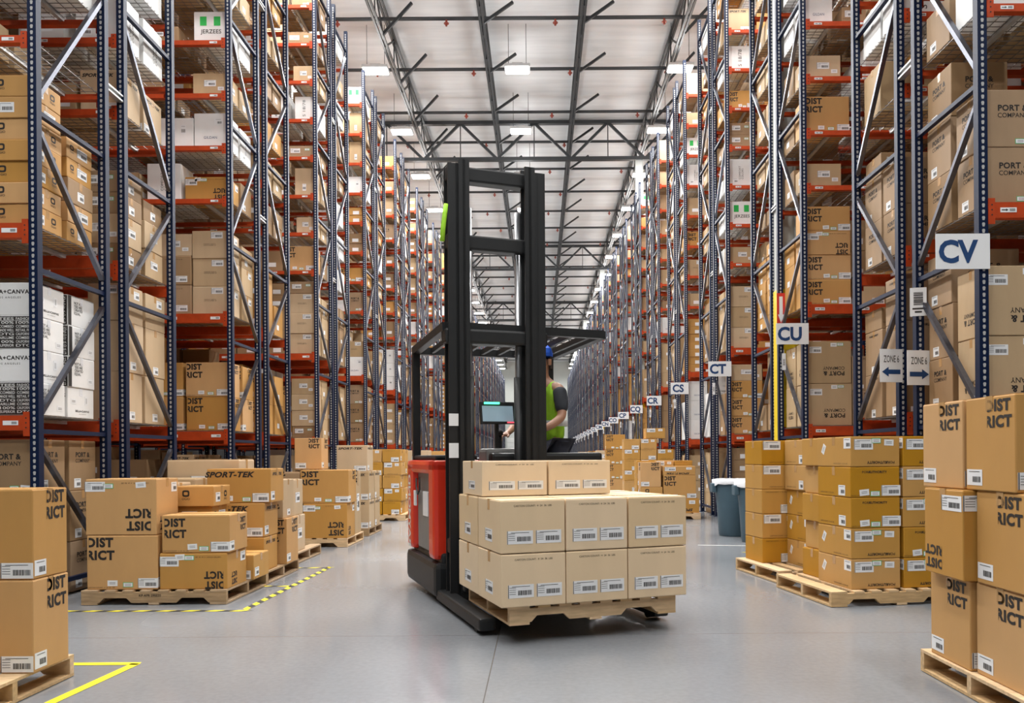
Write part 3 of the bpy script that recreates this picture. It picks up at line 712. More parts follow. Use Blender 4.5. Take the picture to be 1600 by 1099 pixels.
for sd in (-1, 1):
    for k in range(NROW):
        for half in (0, 1):
            X = XR if sd > 0 else XL; y0 = row_z(sd, k)+(DEP+FL if half else 0)
            for l in range(0, 11):
                bz = .012 if l == 0 else LEV[l-1]+(.0625 if l < 3 else .0375)+.012
                cl = clear_of(l); x = .05; col = 0
                xmax = 2*BAY if k < 3 else BAY
                while True:
                    ov = OV.get((sd, k, half, l, col))
                    style = rg.random()
                    white = rg.random() < (.17 if l > 2 else .06)
                    key = rg.choice(WHITE if white else (BROWN if l < 3 else UPPER))
                    w_ = PROTO[ov[0][1][0] if ov and not isinstance(ov[0][1][0], tuple) else (ov[0][1][0][0] if ov else key)]['dims'][0]
                    fw = w_ if ov else w_*(rg.uniform(.85, 1.05) if l < 3 else rg.uniform(.7, 1.15))
                    b = int(x//BAY)
                    if x+fw > (b+1)*BAY-.05:
                        x = (b+1)*BAY+.05
                        if x >= xmax: break
                        continue
                    if x+fw > xmax: break
                    if not ov and rg.random() < (.12 if l <= 2 else .24) and col > 0:
                        x += rg.uniform(.2, .5); col += 1; continue
                    for dp in (0, 1):
                        if k >= 8 and dp == (0 if half else 1) and l != 0 and rg.random() < .5: continue
                        base = DESC.get(key, 'box')
                        if ov: lst = ov[dp][1]
                        else:
                            h = PROTO[key]['dims'][2]
                            mx = max(1, int((cl-.05)/(h+.005)))
                            n = mx if (rg.random() < .55 and l < 3) else rg.randint(1, mx)
                            if l >= 3: n = min(n, rg.choice([1, 2]))
                            if h > cl-.05:
                                lst = [(key, max(.5, (cl-.08)/h*rg.uniform(.62, 1)))]
                            else: lst = [key]*n
                            if dp and rg.random() < .2: lst = lst[:max(1, len(lst)-1)]
                        kk0 = lst[0] if not isinstance(lst[0], tuple) else lst[0][0]
                        fd = .43*rg.uniform(.93, 1.03)
                        yy = y0+.06+fd/2+(0 if not dp else .5)
                        lab = '%s, %%s %s of %s stack, %s, %s half, %s' % (DESC[kk0], 'front' if not dp else 'back', COLN[min(col, 12)],
                              'under shelves' if l == 0 else LNAME[l]+' shelf', 'far' if half else 'near', rowname(sd, k))
                        gen_stack(lst, sd*(x+fw/2+X), yy, bz, cl, fw-.01, fd, lab, sd)
                        items_col = col
                    x += fw+(rg.choice([.006, .01, .04]) if l < 3 else rg.choice([.008, .04, .12, .2])); col += 1
def seen_area(it):
    key, x, y, z, rz, sc, lab = it
    w_, d, h = [a*b for a, b in zip(PROTO[key]['dims'], sc)]
    px = 843+1250*x/y; py = 713-1250*(z+h/2-CAMH)/y
    if px < -30 or px > 1630 or py < -20 or py > 1110 or y > 45: return 0
    sd = 1 if x > 0 else -1; X = XR if sd > 0 else XL
    k = int((y-row_z(sd, 0))//PITCH); off = (y-row_z(sd, k)); half = off > DEP+FL/2
    inn = abs(x)-X-w_/2
    front = (off-(DEP+FL if half else 0)) < .55
    a = 0
    prev = row_z(sd, k-1)+2*DEP+FL if k > 0 else 0
    lim = (X*y/prev if k > 0 else 99) if not half else 0
    if half: lim = X+.1
    if front and not half and abs(x) < lim+w_/2: a += w_*h
    if inn < .25: a += d*h*(abs(x)/y)
    elif half and inn > .25 or not front: return 0
    elif a == 0: return 0
    if k > 1 and z < 1.3: a *= .1         # hidden behind the pallets on the floor
    return a*(1250/y)**2
sc_items = sorted(((seen_area(i), n) for n, i in enumerate(items)), reverse=True)
N_IND = 290
chosen = set(); cap = {True: 55, False: 165}
for a, n in sc_items:
    wh = PROTO[items[n][0]]['col'] == 'white'
    if a > 0 and cap[wh] > 0: chosen.add(n); cap[wh] -= 1
used_lab = {}
FIELD = MB()
def face_quads(mb_, key, x, y, z, rz, sc):
    w_, d, h = [a*b for a, b in zip(PROTO[key]['dims'], sc)]
    T = Matrix.Translation((x, y, z)) @ Matrix.Rotation(rz, 4, 'Z')
    mb_.box(-w_/2, w_/2, -d/2, d/2, 0, h, M[PROTO[key]['col']], T)
    if y < 40:
        mb_.flat(rect(.15, .08), T @ face_T('F', w_, d, h, .6, .3, 1, 0, .002), M['paper'])
        f = 'L' if x > 0 else 'R'
        mb_.flat(rect(.11, .08), T @ face_T(f, w_, d, h, .4, .3, 1, 0, .002), M['paper'])
FIELDS = {}
for n, it in enumerate(items):
    key, x, y, z, rz, sc, lab = it
    if n in chosen:
        nw = len(lab.split())
        if lab in used_lab: lab = lab.replace('box,', 'shallow box,', 1)
        used_lab[lab] = 1
        put_box(key, (x, y, z), rz, sc, lab, 'boxes stored on the racks')
    else:
        face_quads(FIELD, key, x, y, z, rz, sc)
tag(FIELD.build('stored_boxes'), 'countless small brown and white boxes filling the deeper and farther shelves', 'boxes', None, 'stuff')
# ------------------------------------------------------------------ signs
def sign(x0, x1, z0, z1, y, text, label, col='inkblue', size=None, name='aisle_sign', xs=1.0, loc=None, rz=0):
    w_, h_ = x1-x0, z1-z0
    e = empty(name, loc or ((x0+x1)/2, y, (z0+z1)/2), rz, label, 'sign', 'aisle signs')
    mb = MB(); mb.box(-w_/2, w_/2, -.002, .002, -h_/2, h_/2, M['paper']); mb.build('panel', e)
    T = Matrix(((1,0,0,0),(0,0,-1,-.0035),(0,1,0,0),(0,0,0,1)))
    g = text_geo([text], .035, xs=xs); sz = size or h_*.60
    g2 = ([(x*sz-.035, yv*sz) for x, yv in g[0]], g[1])
    if text: MB().flat(g2, T, M[col]).build('lettering', e)
    return e
for k, t in enumerate(SIGN):
    y = ZR+PITCH*k-.05
    e = sign(XR+.04-.43, XR+.04, 2.83-.14, 2.83+.14, y, t, 'white aisle sign reading %s in blue capitals' % t, xs=.95)
    if k > 0:
        o = MB().box(-.025, .025, -.0015, .0015, -.11, .11, M['paper']).build('barcode_strip', loc=(XR-.29, y, 2.46)); tag(o, 'narrow white strip hanging below the %s aisle sign' % t, 'label', 'strips below the aisle signs')
        mb = MB()
        for q in range(7): mb.box(-.014, .014, -.0025, -.0018, -.05+q*.013, -.045+q*.013+.002*(q % 2), M['ink'])
        mb.build('print', o)
        # hanger wire between sign and strip
        MB().box(-.004, .004, -.001, .001, .10, .16, M['galv']).build('hanger', o)
# barcode card and zone sign on the first right row
def code_card(loc, rz, label, w_=.14, h_=.26):
    e = empty('code_card', loc, rz, label, 'card')
    MB().box(-w_/2, w_/2, -.002, .002, -h_/2, h_/2, M['paper']).build('panel', e)
    mb = MB(); r = random.Random(3); z = -.03
    while z < .09: t = r.choice([.004, .007, .010]); mb.box(-.04, .04, -.0035, -.0022, z, z+t, M['ink']); z += t+r.choice([.004, .006])
    mb.box(-.05, .05, -.0035, -.0022, -.07, -.055, M['ink']); mb.box(-.03, .03, -.0035, -.0022, -.10, -.085, M['ink'])
    mb.build('print', e)
code_card((XR-.06, 7.33, 2.62), math.radians(-15), 'white barcode card on far post of first right rack frame')
def zone(loc, rz, label, arrow_left=False, text='ZONE 6'):
    e = empty('zone_sign', loc, rz, label, 'sign')
    MB().box(-.12, .12, -.002, .002, -.16, .16, M['paper']).build('panel', e)
    T = Matrix(((1,0,0,0),(0,0,-1,-.0035),(0,1,0,.065),(0,0,0,1)))
    g = text_geo([text], .004, xs=.62); sz = .052
    MB().flat(([(x*sz, yv*sz*1.25) for x, yv in g[0]], g[1]), T, M['ink']).build('lettering', e)
    s_ = -1 if arrow_left else 1
    T = Matrix(((1,0,0,0),(0,0,-1,-.0035),(0,1,0,-.06),(0,0,0,1)))
    pts = [(-.095*s_, -.022), (.03*s_, -.022), (.03*s_, -.048), (.1*s_, 0), (.03*s_, .048), (.03*s_, .022), (-.095*s_, .022)]
    MB().flat(polyg(pts if s_ > 0 else pts[::-1]), T, M['inkblue']).build('arrow', e)
zone((XR-.04, 7.37, 2.02), math.radians(10), 'white ZONE 6 sign with blue arrow pointing right')
zone((XR-.14, 7.72, 2.08), math.radians(10), 'partly hidden white zone sign with dark arrow pointing left', True)
# red arrow label on the yellow column
e = empty('arrow_label', (XR-.04, 11.55, 3.33), 0, 'red and white down arrow label beside yellow column', 'label')
MB().box(-.06, .06, -.002, .002, -.23, .23, M['inkred']).build('panel', e)
MB().raw([(-.025, -.0035, .18), (-.025, -.0035, -.08), (-.045, -.0035, -.08), (0, -.0035, -.2), (.045, -.0035, -.08), (.025, -.0035, -.08), (.025, -.0035, .18)], [(0,1,2,3,4,5,6)], M['paper']).build('arrow', e)
# ------------------------------------------------------------------ pallets
def pallet_meshes(wood):
    W_, D_ = 1.22, 1.02; m = M[wood]; out = []
    notch = [(-.61, 0), (-.61+.15, 0), (-.61+.19, .04), (-.61+.38, .04), (-.61+.42, 0), (.61-.42, 0), (.61-.38, .04), (.61-.19, .04), (.61-.15, 0), (.61, 0)]
    prof = [(x, z+.02) for x, z in notch]+[(.61, .108), (-.61, .108)]
    mb = MB(); n = len(prof)
    vs = [(x, -.019, z) for x, z in prof]+[(x, .019, z) for x, z in prof]
    # triangulated sides via strips above each lower vertex
    fs = []
    for i in range(9): pass
    lower = [i for i in range(10)]
    xs_ = [prof[i][0] for i in lower]; vs = []; fs = []
    for yy in (-.019, .019):
        for i in lower: vs.append((prof[i][0], yy, prof[i][1]))
        for i in lower: vs.append((prof[i][0], yy, .108))
    for i in range(9):
        fs.append((i, i+1, 11+i, 10+i)); fs.append((20+i, 30+i, 31+i, 21+i)); fs.append((i, 20+i, 21+i, i+1)); fs.append((10+i, 11+i, 31+i, 30+i))
    fs.append((0, 10, 30, 20)); fs.append((9, 29, 39, 19))
    mb.raw(vs, fs, m); out.append(('stringer', mb.mesh('stringer'), [(0, -.49, 0), (0, 0, 0), (0, .49, 0)]))
    mb = MB(); mb.box(-.0, .138, -.51, .51, 0, .016, m); lead = mb.mesh('lead_board')
    mb = MB(); mb.box(0, .088, -.51, .51, 0, .016, m); brd = mb.mesh('deck_board')
    out.append(('deck_board', lead, [(-.61, 0, .1085), (.472, 0, .1085)]))
    out.append(('deck_board', brd, [(-.61+.138+.06+i*.149, 0, .1085) for i in range(6)]))
    out.append(('bottom_board', lead, [(-.61, 0, .0035), (.472, 0, .0035)])); out.append(('bottom_board', brd, [(-.044, 0, .0035)]))
    return out
PAL = {w_: pallet_meshes(w_) for w_ in ('wood', 'woodold')}
def pallet(x, y, rz, label, wood='wood', z=0):
    e = empty('wooden_pallet', (x, y, z), rz, label, 'pallet', 'wooden pallets on the floor')
    for n, me, locs in PAL[wood]:
        for l in locs: inst(n, me, e, l)
    return e
PT = .1255
GRP = 'boxes stacked on floor pallets'
def fbox(key, x0, y0, z0, w_, d, h, rz=0, label='', piv=None):
    """front-left-bottom corner x0,y0,z0 of a box w,d,h; rz turns it about piv"""
    pw, pd, ph = PROTO[key]['dims']
    c = Vector((x0+w_/2, y0+d/2, z0))
    if piv:
        p = Vector((piv[0], piv[1], 0)); c = Matrix.Rotation(rz, 3, 'Z') @ Vector((c.x, c.y, c.z)) + p
    jit = random.Random(label).uniform(-.008, .008)
    return put_box(key, c, rz+jit, (w_/pw, d/pd, h/ph), DESC[key]+', '+label, GRP)
# near left: two tall boxes
pallet(-3.26, 4.03, 0, 'pale wooden pallet at bottom left corner of the photo')
fbox('dist_near', -3.04, 4.13, PT, .42, .31, .478, 0, 'lower one at near left corner', None)
fbox('dist_near', -3.045, 4.14, PT+.483, .42, .30, .465, 0, 'upper one at near left corner', None)
# pallet A
PA = pallet(-3.25, 7.23, .0, 'worn wooden pallet with stamped side, first in left row behind yellow striped line', 'woodold')
MB().flat(([(x*.02, y*.02) for x, y in text_geo(['KP APR 290035'], .01)[0]], text_geo(['KP APR 290035'], .01)[1]), Matrix(((1,0,0,-.03),(0,0,-1,-.5105),(0,1,0,.082),(0,0,0,1))), M['ink']).build('stamp', PA)
A = 'on first striped-line pallet'
fbox('dist', -3.83, 6.76, PT, .60, .42, .455, 0, 'bottom left '+A)
fbox('dist_inv', -3.84, 6.765, PT+.462, .60, .40, .47, 0, 'top left '+A)
fbox('dist_lowinv', -3.215, 6.76, PT, .57, .44, .30, 0, 'bottom right '+A)
fbox('dist_low', -3.20, 6.77, PT+.307, .57, .42, .315, 0, 'top right '+A)
fbox('gold_plain', -2.96, 7.26, PT, .36, .40, .22, 0, 'rear right '+A)
fbox('plain', -3.84, 7.24, PT, .50, .44, .45, 0, 'rear left bottom '+A)
fbox('plain_lab', -3.84, 7.24, PT+.456, .5, .42, .42, 0, 'rear left top '+A)
fbox('plain', -3.32, 7.26, PT, .35, .40, .50, 0, 'rear middle bottom '+A)
fbox('ogio_lab', -3.32, 7.27, PT+.505, .34, .38, .16, 0, 'rear middle second '+A)
fbox('ogio', -3.31, 7.24, PT+.67, .36, .38, .18, 0, 'rear middle top '+A)
# pallet B : slanted wordmark stack
pallet(-3.26, 8.27, .0, 'worn pallet under the slanted-wordmark stack on the left', 'woodold')
Bp = 'on second striped-line pallet'
for j, nm in enumerate(('bottom', 'middle', 'top')):
    dx = (-3.30, -3.30, -3.245)[j]
    fbox('sport', dx, 7.76+.02*j, PT+.335*j, .62, .40, .328, 0, nm+' front '+Bp)
fbox('dist_tall', -2.96, 8.30, PT, .33, .40, .47, 0, 'rear right bottom '+Bp)
fbox('plain_tall', -2.93, 8.31, PT+.475, .26, .38, .40, 0, 'rear right top '+Bp)
fbox('plain', -3.86, 7.78, PT, .52, .42, .50, 0, 'front left bottom '+Bp)
fbox('plain_lab', -3.88, 7.78, PT+.505, .53, .42, .40, 0, 'front left top '+Bp)
fbox('plain_top', -3.86, 8.25, PT, .80, .44, .55, 0, 'rear left bottom '+Bp)
fbox('plain_lab', -3.84, 8.25, PT+.556, .74, .44, .53, 0, 'rear left top '+Bp)
# pallet between B and C with a low row
pallet(-3.42, 9.75, 0, 'wooden pallet hidden behind the slanted-wordmark stack', 'woodold')
Bq = 'on third left pallet'
fbox('plain', -3.9, 9.30, PT, .55, .44, .50, 0, 'front left bottom '+Bq); fbox('plain_lab', -3.9, 9.30, PT+.505, .6, .44, .46, 0, 'front left top '+Bq)
fbox('plain_lab', -3.3, 9.3, PT, .44, .44, .42, 0, 'front right bottom '+Bq); fbox('plain_lab', -3.28, 9.3, PT+.425, .40, .42, .42, 0, 'front right top '+Bq)
# pallet C
pallet(-3.25, 11.46, 0, 'pale wooden pallet under the two big split-letter boxes')
Cp = 'on fourth left pallet'
fbox('dist_inv', -3.24, 10.96, PT, .60, .44, .47, 0, 'bottom front '+Cp); fbox('dist', -3.28, 10.97, PT+.476, .66, .44, .455, 0, 'second front '+Cp)
fbox('dist_tall', -3.46, 11.3, PT+.94, .38, .36, .44, 0, 'topmost '+Cp)
fbox('plain', -3.86, 10.98, PT, .57, .44, .90, 0, 'tall front left '+Cp)
fbox('plain', -3.5, 11.46, PT, .48, .40, .92, 0, 'rear '+Cp)
fbox('plain_lab', -3.0, 11.5, PT, .34, .40, .90, 0, 'rear right '+Cp)
# pallet D
pallet(-3.27, 12.95, 0, 'wooden pallet under the tall slanted-wordmark stack farther left', 'woodold')
Dp = 'on fifth left pallet'
for i, x in enumerate((-3.42, -3.03)):
    for j in range(2):
        fbox('sport_cube', x, 12.46, PT+.445*j, .37, .40, .44, 0, '%s of %s front stack %s' % (('bottom', 'second')[j], ('left', 'right')[i], Dp))
        fbox('sport_cube', x, 12.9, PT+.445*j, .37, .40, .44, 0, '%s of %s rear stack %s' % (('bottom', 'second')[j], ('left', 'right')[i], Dp))
fbox('sport_cube', -3.17, 12.5, PT+.892, .48, .42, .40, 0, 'topmost '+Dp)
# pallet E : golden small boxes
pallet(-3.2, 15.9, 0, 'pale pallet under golden small boxes on the left')
Ep = 'on sixth left pallet'
for i in range(3):
    for r_ in range(2):
        for j in range(5):
            if i == 0 and r_ and j == 4: pass
            fbox(('gold_plain', 'gold_top')[(i+j+r_) % 2], -3.75+i*.36+(.02 if j % 2 else 0), 15.42+r_*.47, PT+.252*j, .345, .44, .245, 0, '%s of %s %s stack %s' % (ORD[j], ('left', 'middle', 'right')[i], ('front', 'rear')[r_], Ep))
# far left stacks
for pi, (px, py, tall) in enumerate(((-3.1, 18.6, 1.25), (-3.1, 21.5, 1.3), (-3.1, 24.5, 1.2), (-3.1, 28.5, 1.3))):
    pallet(px, py, 0, 'wooden pallet far down the left side, %s beyond the golden boxes' % ORD[pi])
    for i in range(2):
        for j in range(3):
            fbox(('dist', 'plain_lab', 'dist')[(i+pi) % 3], px-.58+i*.6, py-.48, PT+.42*j, .57, .44, .41, 0, '%s of %s stack on %s far left pallet' % (('bottom', 'middle', 'top')[j], ('left', 'right')[i], ORD[pi]))
# near right stack
pallet(2.76, 4.02, 0, 'pale wooden pallet at bottom right corner of the photo')
R0 = 'of near right stack'
def r0(key, x, y, z, w_, d, h, rz, label): return fbox(key, x, y, z, w_, d, h, rz, label)
r0('dist_tall', 2.17, 4.04, PT, .5, .41, .455, 0, 'bottom far '+R0)
r0('dist_tall', 2.19, 3.60, PT, .5, .42, .455, 0, 'bottom near '+R0)
r0('dist_tallinv', 2.12, 4.01, PT+.46, .5, .40, .455, 0, 'middle far '+R0)
r0('dist_tall', 2.18, 3.585, PT+.46, .5, .41, .455, 0, 'middle near '+R0)
r0('dist_tall', 2.16, 4.085, PT+.92, .5, .42, .455, 0, 'top far '+R0)
r0('dist_tall', 2.17, 3.65, PT+.92, .5, .42, .455, 0, 'top near '+R0)
# pallet P1 (rotated a little)
RZ = math.radians(8)
def local_pallet(cx, cy, rz, label, wood='wood'): return pallet(cx, cy, rz, label, wood)
p1 = (2.86, 6.99); local_pallet(p1[0], p1[1], RZ, 'pale wooden pallet with green mark, front one of right golden boxes')
P1 = 'on front right pallet'
keys = [['pa_inv', 'pa_inv', 'pa', 'pa', 'pa_inv'], ['pa_inv', 'pa', 'pa_inv', 'pa_inv', 'pa_inv']]
for i in range(2):
    for j in range(5):
        fbox(keys[i][j], -.40+i*.46, -.44, PT+.25*j, .43, .55, .245, RZ, '%s of %s front stack %s' % (ORD[j], ('left', 'right')[i], P1), p1)
for j in range(5):
    fbox('gold_top', -.36+(.03 if j % 2 else 0), .13, PT+.25*j, .52, .36, .245, RZ, '%s of left rear stack %s' % (ORD[j], P1), p1)
# pallet P2
p2 = (2.78, 8.18); local_pallet(p2[0], p2[1], math.radians(9), 'pale wooden pallet behind the front right pallet')
P2 = 'on second right pallet'
for j in range(5):
    r9 = math.radians(9)
    fbox(('pa_inv', 'pa_inv', 'pa_inv', 'pa', 'pa')[j], -.26-(.02 if j > 2 else 0), -.44, PT+.25*j, .46, .46, .245, r9, '%s of middle front stack %s' % (ORD[j], P2), p2)
    fbox(('gold_plain', 'gold_top', 'gold_plain', 'gold_top', 'gold_top')[j], -.52, .04, PT+.25*j, .42, .42, .245, r9, '%s of left rear stack %s' % (ORD[j], P2), p2)
    fbox('pa_inv', .24, -.44, PT+.25*j, .36, .46, .245, r9, '%s of right front stack %s' % (ORD[j], P2), p2)
# P3
pallet(2.46, 15.78, 0, 'pale wooden pallet standing before sign CT bay')
P3 = 'on third right pallet'
fbox('plain_lab', 1.93, 15.3, PT, .42, .44, .29, 0, 'bottom left '+P3); fbox('ogio', 1.93, 15.3, PT+.295, .42, .44, .20, 0, 'ring emblem left '+P3)
fbox('dist_tall', 1.93, 15.3, PT+.50, .39, .44, .47, 0, 'top left '+P3)
fbox('sport_inv', 2.37, 15.3, PT, .68, .44, .27, 0, 'bottom right '+P3); fbox('dist', 2.37, 15.3, PT+.275, .62, .44, .44, 0, 'middle right '+P3)
fbox('sport_inv', 2.36, 15.3, PT+.72, .62, .44, .17, 0, 'top right '+P3)
for i in range(3):
    for j in range(4): fbox('gold_plain' if (i+j) % 2 else 'gold_top', 1.92+i*.37, 15.78, PT+.25*j, .355, .44, .245, 0, '%s of %s rear stack %s' % (ORD[j], ('left', 'middle', 'right')[i], P3))
# P4
pallet(2.6, 19.6, 0, 'wooden pallet under tall golden stacks on the right')
P4 = 'on fourth right pallet'
for i in range(3):
    for j in range((6, 6, 5)[i]): fbox('gold_plain' if (i+j) % 2 else 'gold_top', 2.02+i*.40, 19.12, PT+.25*j, .385, .46, .245, 0, '%s of %s stack %s' % (ORD[j], ('left', 'middle', 'right')[i], P4))
fbox('gold_top', 2.55, 19.14, PT+1.51, .46, .44, .24, 0, 'topmost '+P4)
# P5 and beyond
for pi, (px, py, n, key) in enumerate(((2.5, 23.6, 4, 'dist'), (2.5, 27.5, 3, 'plain_lab'), (2.5, 32.0, 3, 'dist'), (2.4, 38.0, 3, 'plain_lab'))):
    pallet(px, py, 0, 'wooden pallet far down the right side, %s beyond golden stacks' % ORD[pi])
    for i in range(2):
        for j in range(n if i == 0 else n-1):
            fbox(key if i == 0 else 'plain_lab', px-.58+i*.6, py-.48, PT+.43*j, .56, .44, .42, 0, '%s of %s stack on %s far right pallet' % (ORD[j], ('left', 'right')[i], ORD[pi]))
# ------------------------------------------------------------------ bins
def bin_(x, y, label):
    e = empty('waste_bin', (x, y, 0), 0, label, 'waste bin', 'waste bins')
    mb = MB(); mb.lathe([(.001, 0), (.235, 0), (.25, .02), (.285, .55), (.295, .62), (.31, .70), (.315, .80), (.335, .80), (.338, .84), (.31, .84), (.30, .8), (.24, .05)], M['bin'], 36)
    o = mb.build('bin_body', e); smooth_by_angle(o, 35)
    for s_ in (-1, 1):
        MB().bbox(s_*.335-.035, s_*.335+.035, -.09, .09, .66, .80, M['bin'], .015).build('handle', e)
    mb = MB(); r = random.Random(label); pr = []
    n = 36; vs = []; fs = []
    for i, (rr, zz) in enumerate(((.262, .60), (.300, .842), (.328, .862), (.347, .85), (.345, .775))):
        for k in range(n):
            a = 2*PI*k/n; j = r.uniform(-.004, .006) if i > 1 else 0; jz = r.uniform(-.018, .018) if i == 4 else r.uniform(-.004, .004)
            vs.append((math.cos(a)*(rr+j), math.sin(a)*(rr+j), zz+jz))
    for i in range(4):
        for k in range(n): fs.append((i*n+k, i*n+(k+1) % n, (i+1)*n+(k+1) % n, (i+1)*n+k))
    mb.raw(vs, fs, M['liner']).build('bin_liner', e, smooth=True)
bin_(2.98, 12.2, 'blue-grey round waste bin with white liner, fully visible one')
bin_(3.10, 11.3, 'blue-grey round waste bin half hidden behind golden boxes')
# ------------------------------------------------------------------ floor tape
def tape_line(a, b, w_, striped, label, m='yellow'):
    a = Vector((a[0], a[1], .002)); b = Vector((b[0], b[1], .002)); d = b-a; L_ = d.length; d.normalize(); n = Vector((-d.y, d.x, 0))*w_/2
    mb = MB()
    if not striped: mb.raw([a-n, b-n, b+n, a+n], [(0,1,2,3)], M[m])
    else:
        st = .10; t = 0; i = 0
        while t < L_:
            t1 = min(t+st, L_); sk = d*.06
            p = [a+d*t-n, a+d*t1-n, a+d*t1+n+sk, a+d*t+n+sk]
            mb.raw(p, [(0,1,2,3)], M['yellow'] if i % 2 == 0 else M['blacktape']); t = t1; i += 1
    return tag(mb.build('floor_tape'), label, 'floor tape', 'tape lines on the floor')
tape_line((-2.52, 3.4), (-2.43, 4.80), .06, False, 'plain yellow tape running along near left pallet')
tape_line((-3.6, 4.80), (-2.41, 4.80), .06, False, 'plain yellow tape crossing behind near left pallet')
tape_line((-3.9, 6.47), (-2.38, 6.44), .05, True, 'black and yellow striped tape before the first left pallet')
tape_line((-2.40, 6.46), (-2.36, 8.95), .055, True, 'black and yellow striped tape running along left pallets')
tape_line((-3.0, 8.9), (-2.36, 8.93), .05, True, 'black and yellow striped tape crossing at far end')
tape_line((-2.72, 7.66), (-2.40, 7.66), .05, True, 'short striped tape between first and second left pallets')
tape_line((2.15, 10.9), (3.0, 10.75), .05, False, 'white tape line on floor before the waste bins', 'whitetape')
tape_line((2.55, 10.1), (2.95, 9.75), .05, True, 'short striped tape near the waste bins')
# ------------------------------------------------------------------ the reach truck
TH = math.radians(20)
T0 = empty('reach_truck', (-.36, 6.7, 0), TH, 'red, grey and black stand-up reach truck turning in the aisle', 'forklift')
tb, tr, tg = M['truckblack'], M['red'], M['truckgrey']
# chassis and skirt
mb = MB(); mb.bbox(-.50, .98, .14, 1.42, .05, .34, tb, .05); mb.bbox(-.44, .92, .16, 1.36, .30, .42, tb, .03); mb.build('chassis', T0)
for nm, x in (('drive_wheel', -.2), ('caster_wheel', .55)):
    mb = MB(); mb.tube([(x-.06, 1.2, .11), (x+.06, 1.2, .11)], .11, M['rubber'], 20); mb.build(nm, T0)
# red housing on the image-left side: arch with grey recessed panel
mb = MB()
mb.bbox(-.50, -.06, .18, .40, .36, 1.20, tr, .04); mb.bbox(-.50, -.06, 1.10, 1.36, .36, 1.20, tr, .05); mb.bbox(-.50, -.06, .18, 1.36, 1.08, 1.20, tr, .04)
mb.bbox(-.44, -.06, .38, 1.12, .36, 1.10, tg, .01)
mb.build('red_housing', T0)
MB().bbox(-.462, -.43, .46, 1.02, .40, .92, tg, .012).build('grey_panel', T0)
MB().bbox(-.47, -.455, .56, .76, .70, .92, M['paper'], .003).build('data_plate', T0)
mb = MB(); mb.bbox(-.45, -.08, .3, 1.3, 1.2, 1.245, M['rubber'], .02); mb.build('housing_pad', T0)
# white vertical letters on the red corner
g = text_geo(['RAYMOND'], .035, xs=.95); sz = .10
T = Matrix(((0,0,-1,-.5015),(0,-1,0,1.228),(1,0,0,.72),(0,0,0,1)))
MB().flat(([(x*sz, y*sz) for x, y in g[0]], g[1]), T, M['inkwhite']).build('lettering', T0)
# lanyard and tag hung on the housing
mb = MB(); mb.tube([(-.49, .95, 1.03), (-.50, .90, .95), (-.50, .83, .89), (-.495, .78, .93), (-.49, .80, 1.0), (-.48, .86, 1.04)], .008, M['ink'], 6); mb.bbox(-.51, -.49, .92, .98, .78, .92, M['paper'], .004); mb.build('lanyard', T0)
# operator compartment walls on the image-right side
mb = MB(); mb.bbox(-.06, .98, 1.26, 1.40, .36, 1.22, tb, .04); mb.bbox(.90, .98, .9, 1.30, .36, 1.20, tb, .03); mb.bbox(-.06, .98, .16, .26, .36, 1.10, tb, .03); mb.build('compartment_wall', T0)
MB().bbox(-.04, .90, .26, 1.26, .40, .44, M['rubber'], .01).build('floor_mat', T0)
MB().bbox(.0, 1.04, .14, .26, 1.16, 1.26, tb, .03).build('arm_rail', T0)
MB().bbox(-.02, .34, .24, .50, 1.10, 1.30, tg, .03).build('console', T0)
Tm = Matrix.Translation((.10, .30, 1.62)) @ Matrix.Rotation(math.radians(-12), 4, 'X')
mb = MB(); mb.bbox(-.16, .16, -.015, .015, -.11, .09, tb, .01, Tm); mb.bar((.10, .32, 1.28), (.10, .32, 1.56), .03, .03, tb); mb.build('display', T0)
MB().box(-.14, .14, -.0165, -.0152, -.09, .05, M['screen'], Tm).build('screen', T0)
MB().bbox(-.12, .02, -.03, -.012, .065, .082, M['ledgreen'], .003, Tm).build('green_lamp', T0)
MB().bbox(.08, .14, -.03, -.012, -.105, -.095, M['ledred'], .002, Tm).build('red_lamp', T0)
mb = MB(); mb.tube([(.16, .42, 1.30), (.16, .42, 1.42)], .02, tb, 8); mb.lathe([(.001, 0), (.03, .01), (.033, .04), (.001, .06)], M['rubber'], 12, (.16, .42, 1.41)); mb.build('control_handle', T0, smooth=True)
# mast
MR = .345
def rail(x, y, w_, d_, z1, nm, z0=.08):
    mb = MB()   # I-section channel
    mb.box(x-w_/2, x+w_/2, y-d_/2, y-d_/2+.022, z0, z1, tb); mb.box(x-w_/2, x+w_/2, y+d_/2-.022, y+d_/2, z0, z1, tb); mb.box(x-.012, x+.012, y-d_/2, y+d_/2, z0, z1, tb)
    mb.build(nm, T0)
for s_ in (-1, 1):
    rail(s_*MR, .0, .15, .15, 3.62, 'outer_mast_rail'); rail(s_*(MR-.06), -.02, .09, .12, 3.66, 'inner_mast_rail', .12)
    mb = MB(); mb.tube([(s_*(MR-.13), .05, .2), (s_*(MR-.13), .05, 3.3)], .028, M['steel'], 10); mb.tube([(s_*(MR-.13), .05, .2), (s_*(MR-.13), .05, 1.9)], .04, tb, 10); mb.build('lift_cylinder', T0, smooth=True)
for z, nm in ((3.56, 'mast_top_crossbar'), (3.0, 'mast_upper_crossbar'), (.5, 'mast_lower_crossbar')):
    MB().bbox(-MR-.07, MR+.07, -.03, .09, z-.06, z+.06, tb, .015).build('mast_crossbar', T0)
MB().bbox(-MR-.10, MR+.10, -.06, .10, 2.16, 2.28, tb, .02).build('mast_crossbar', T0)
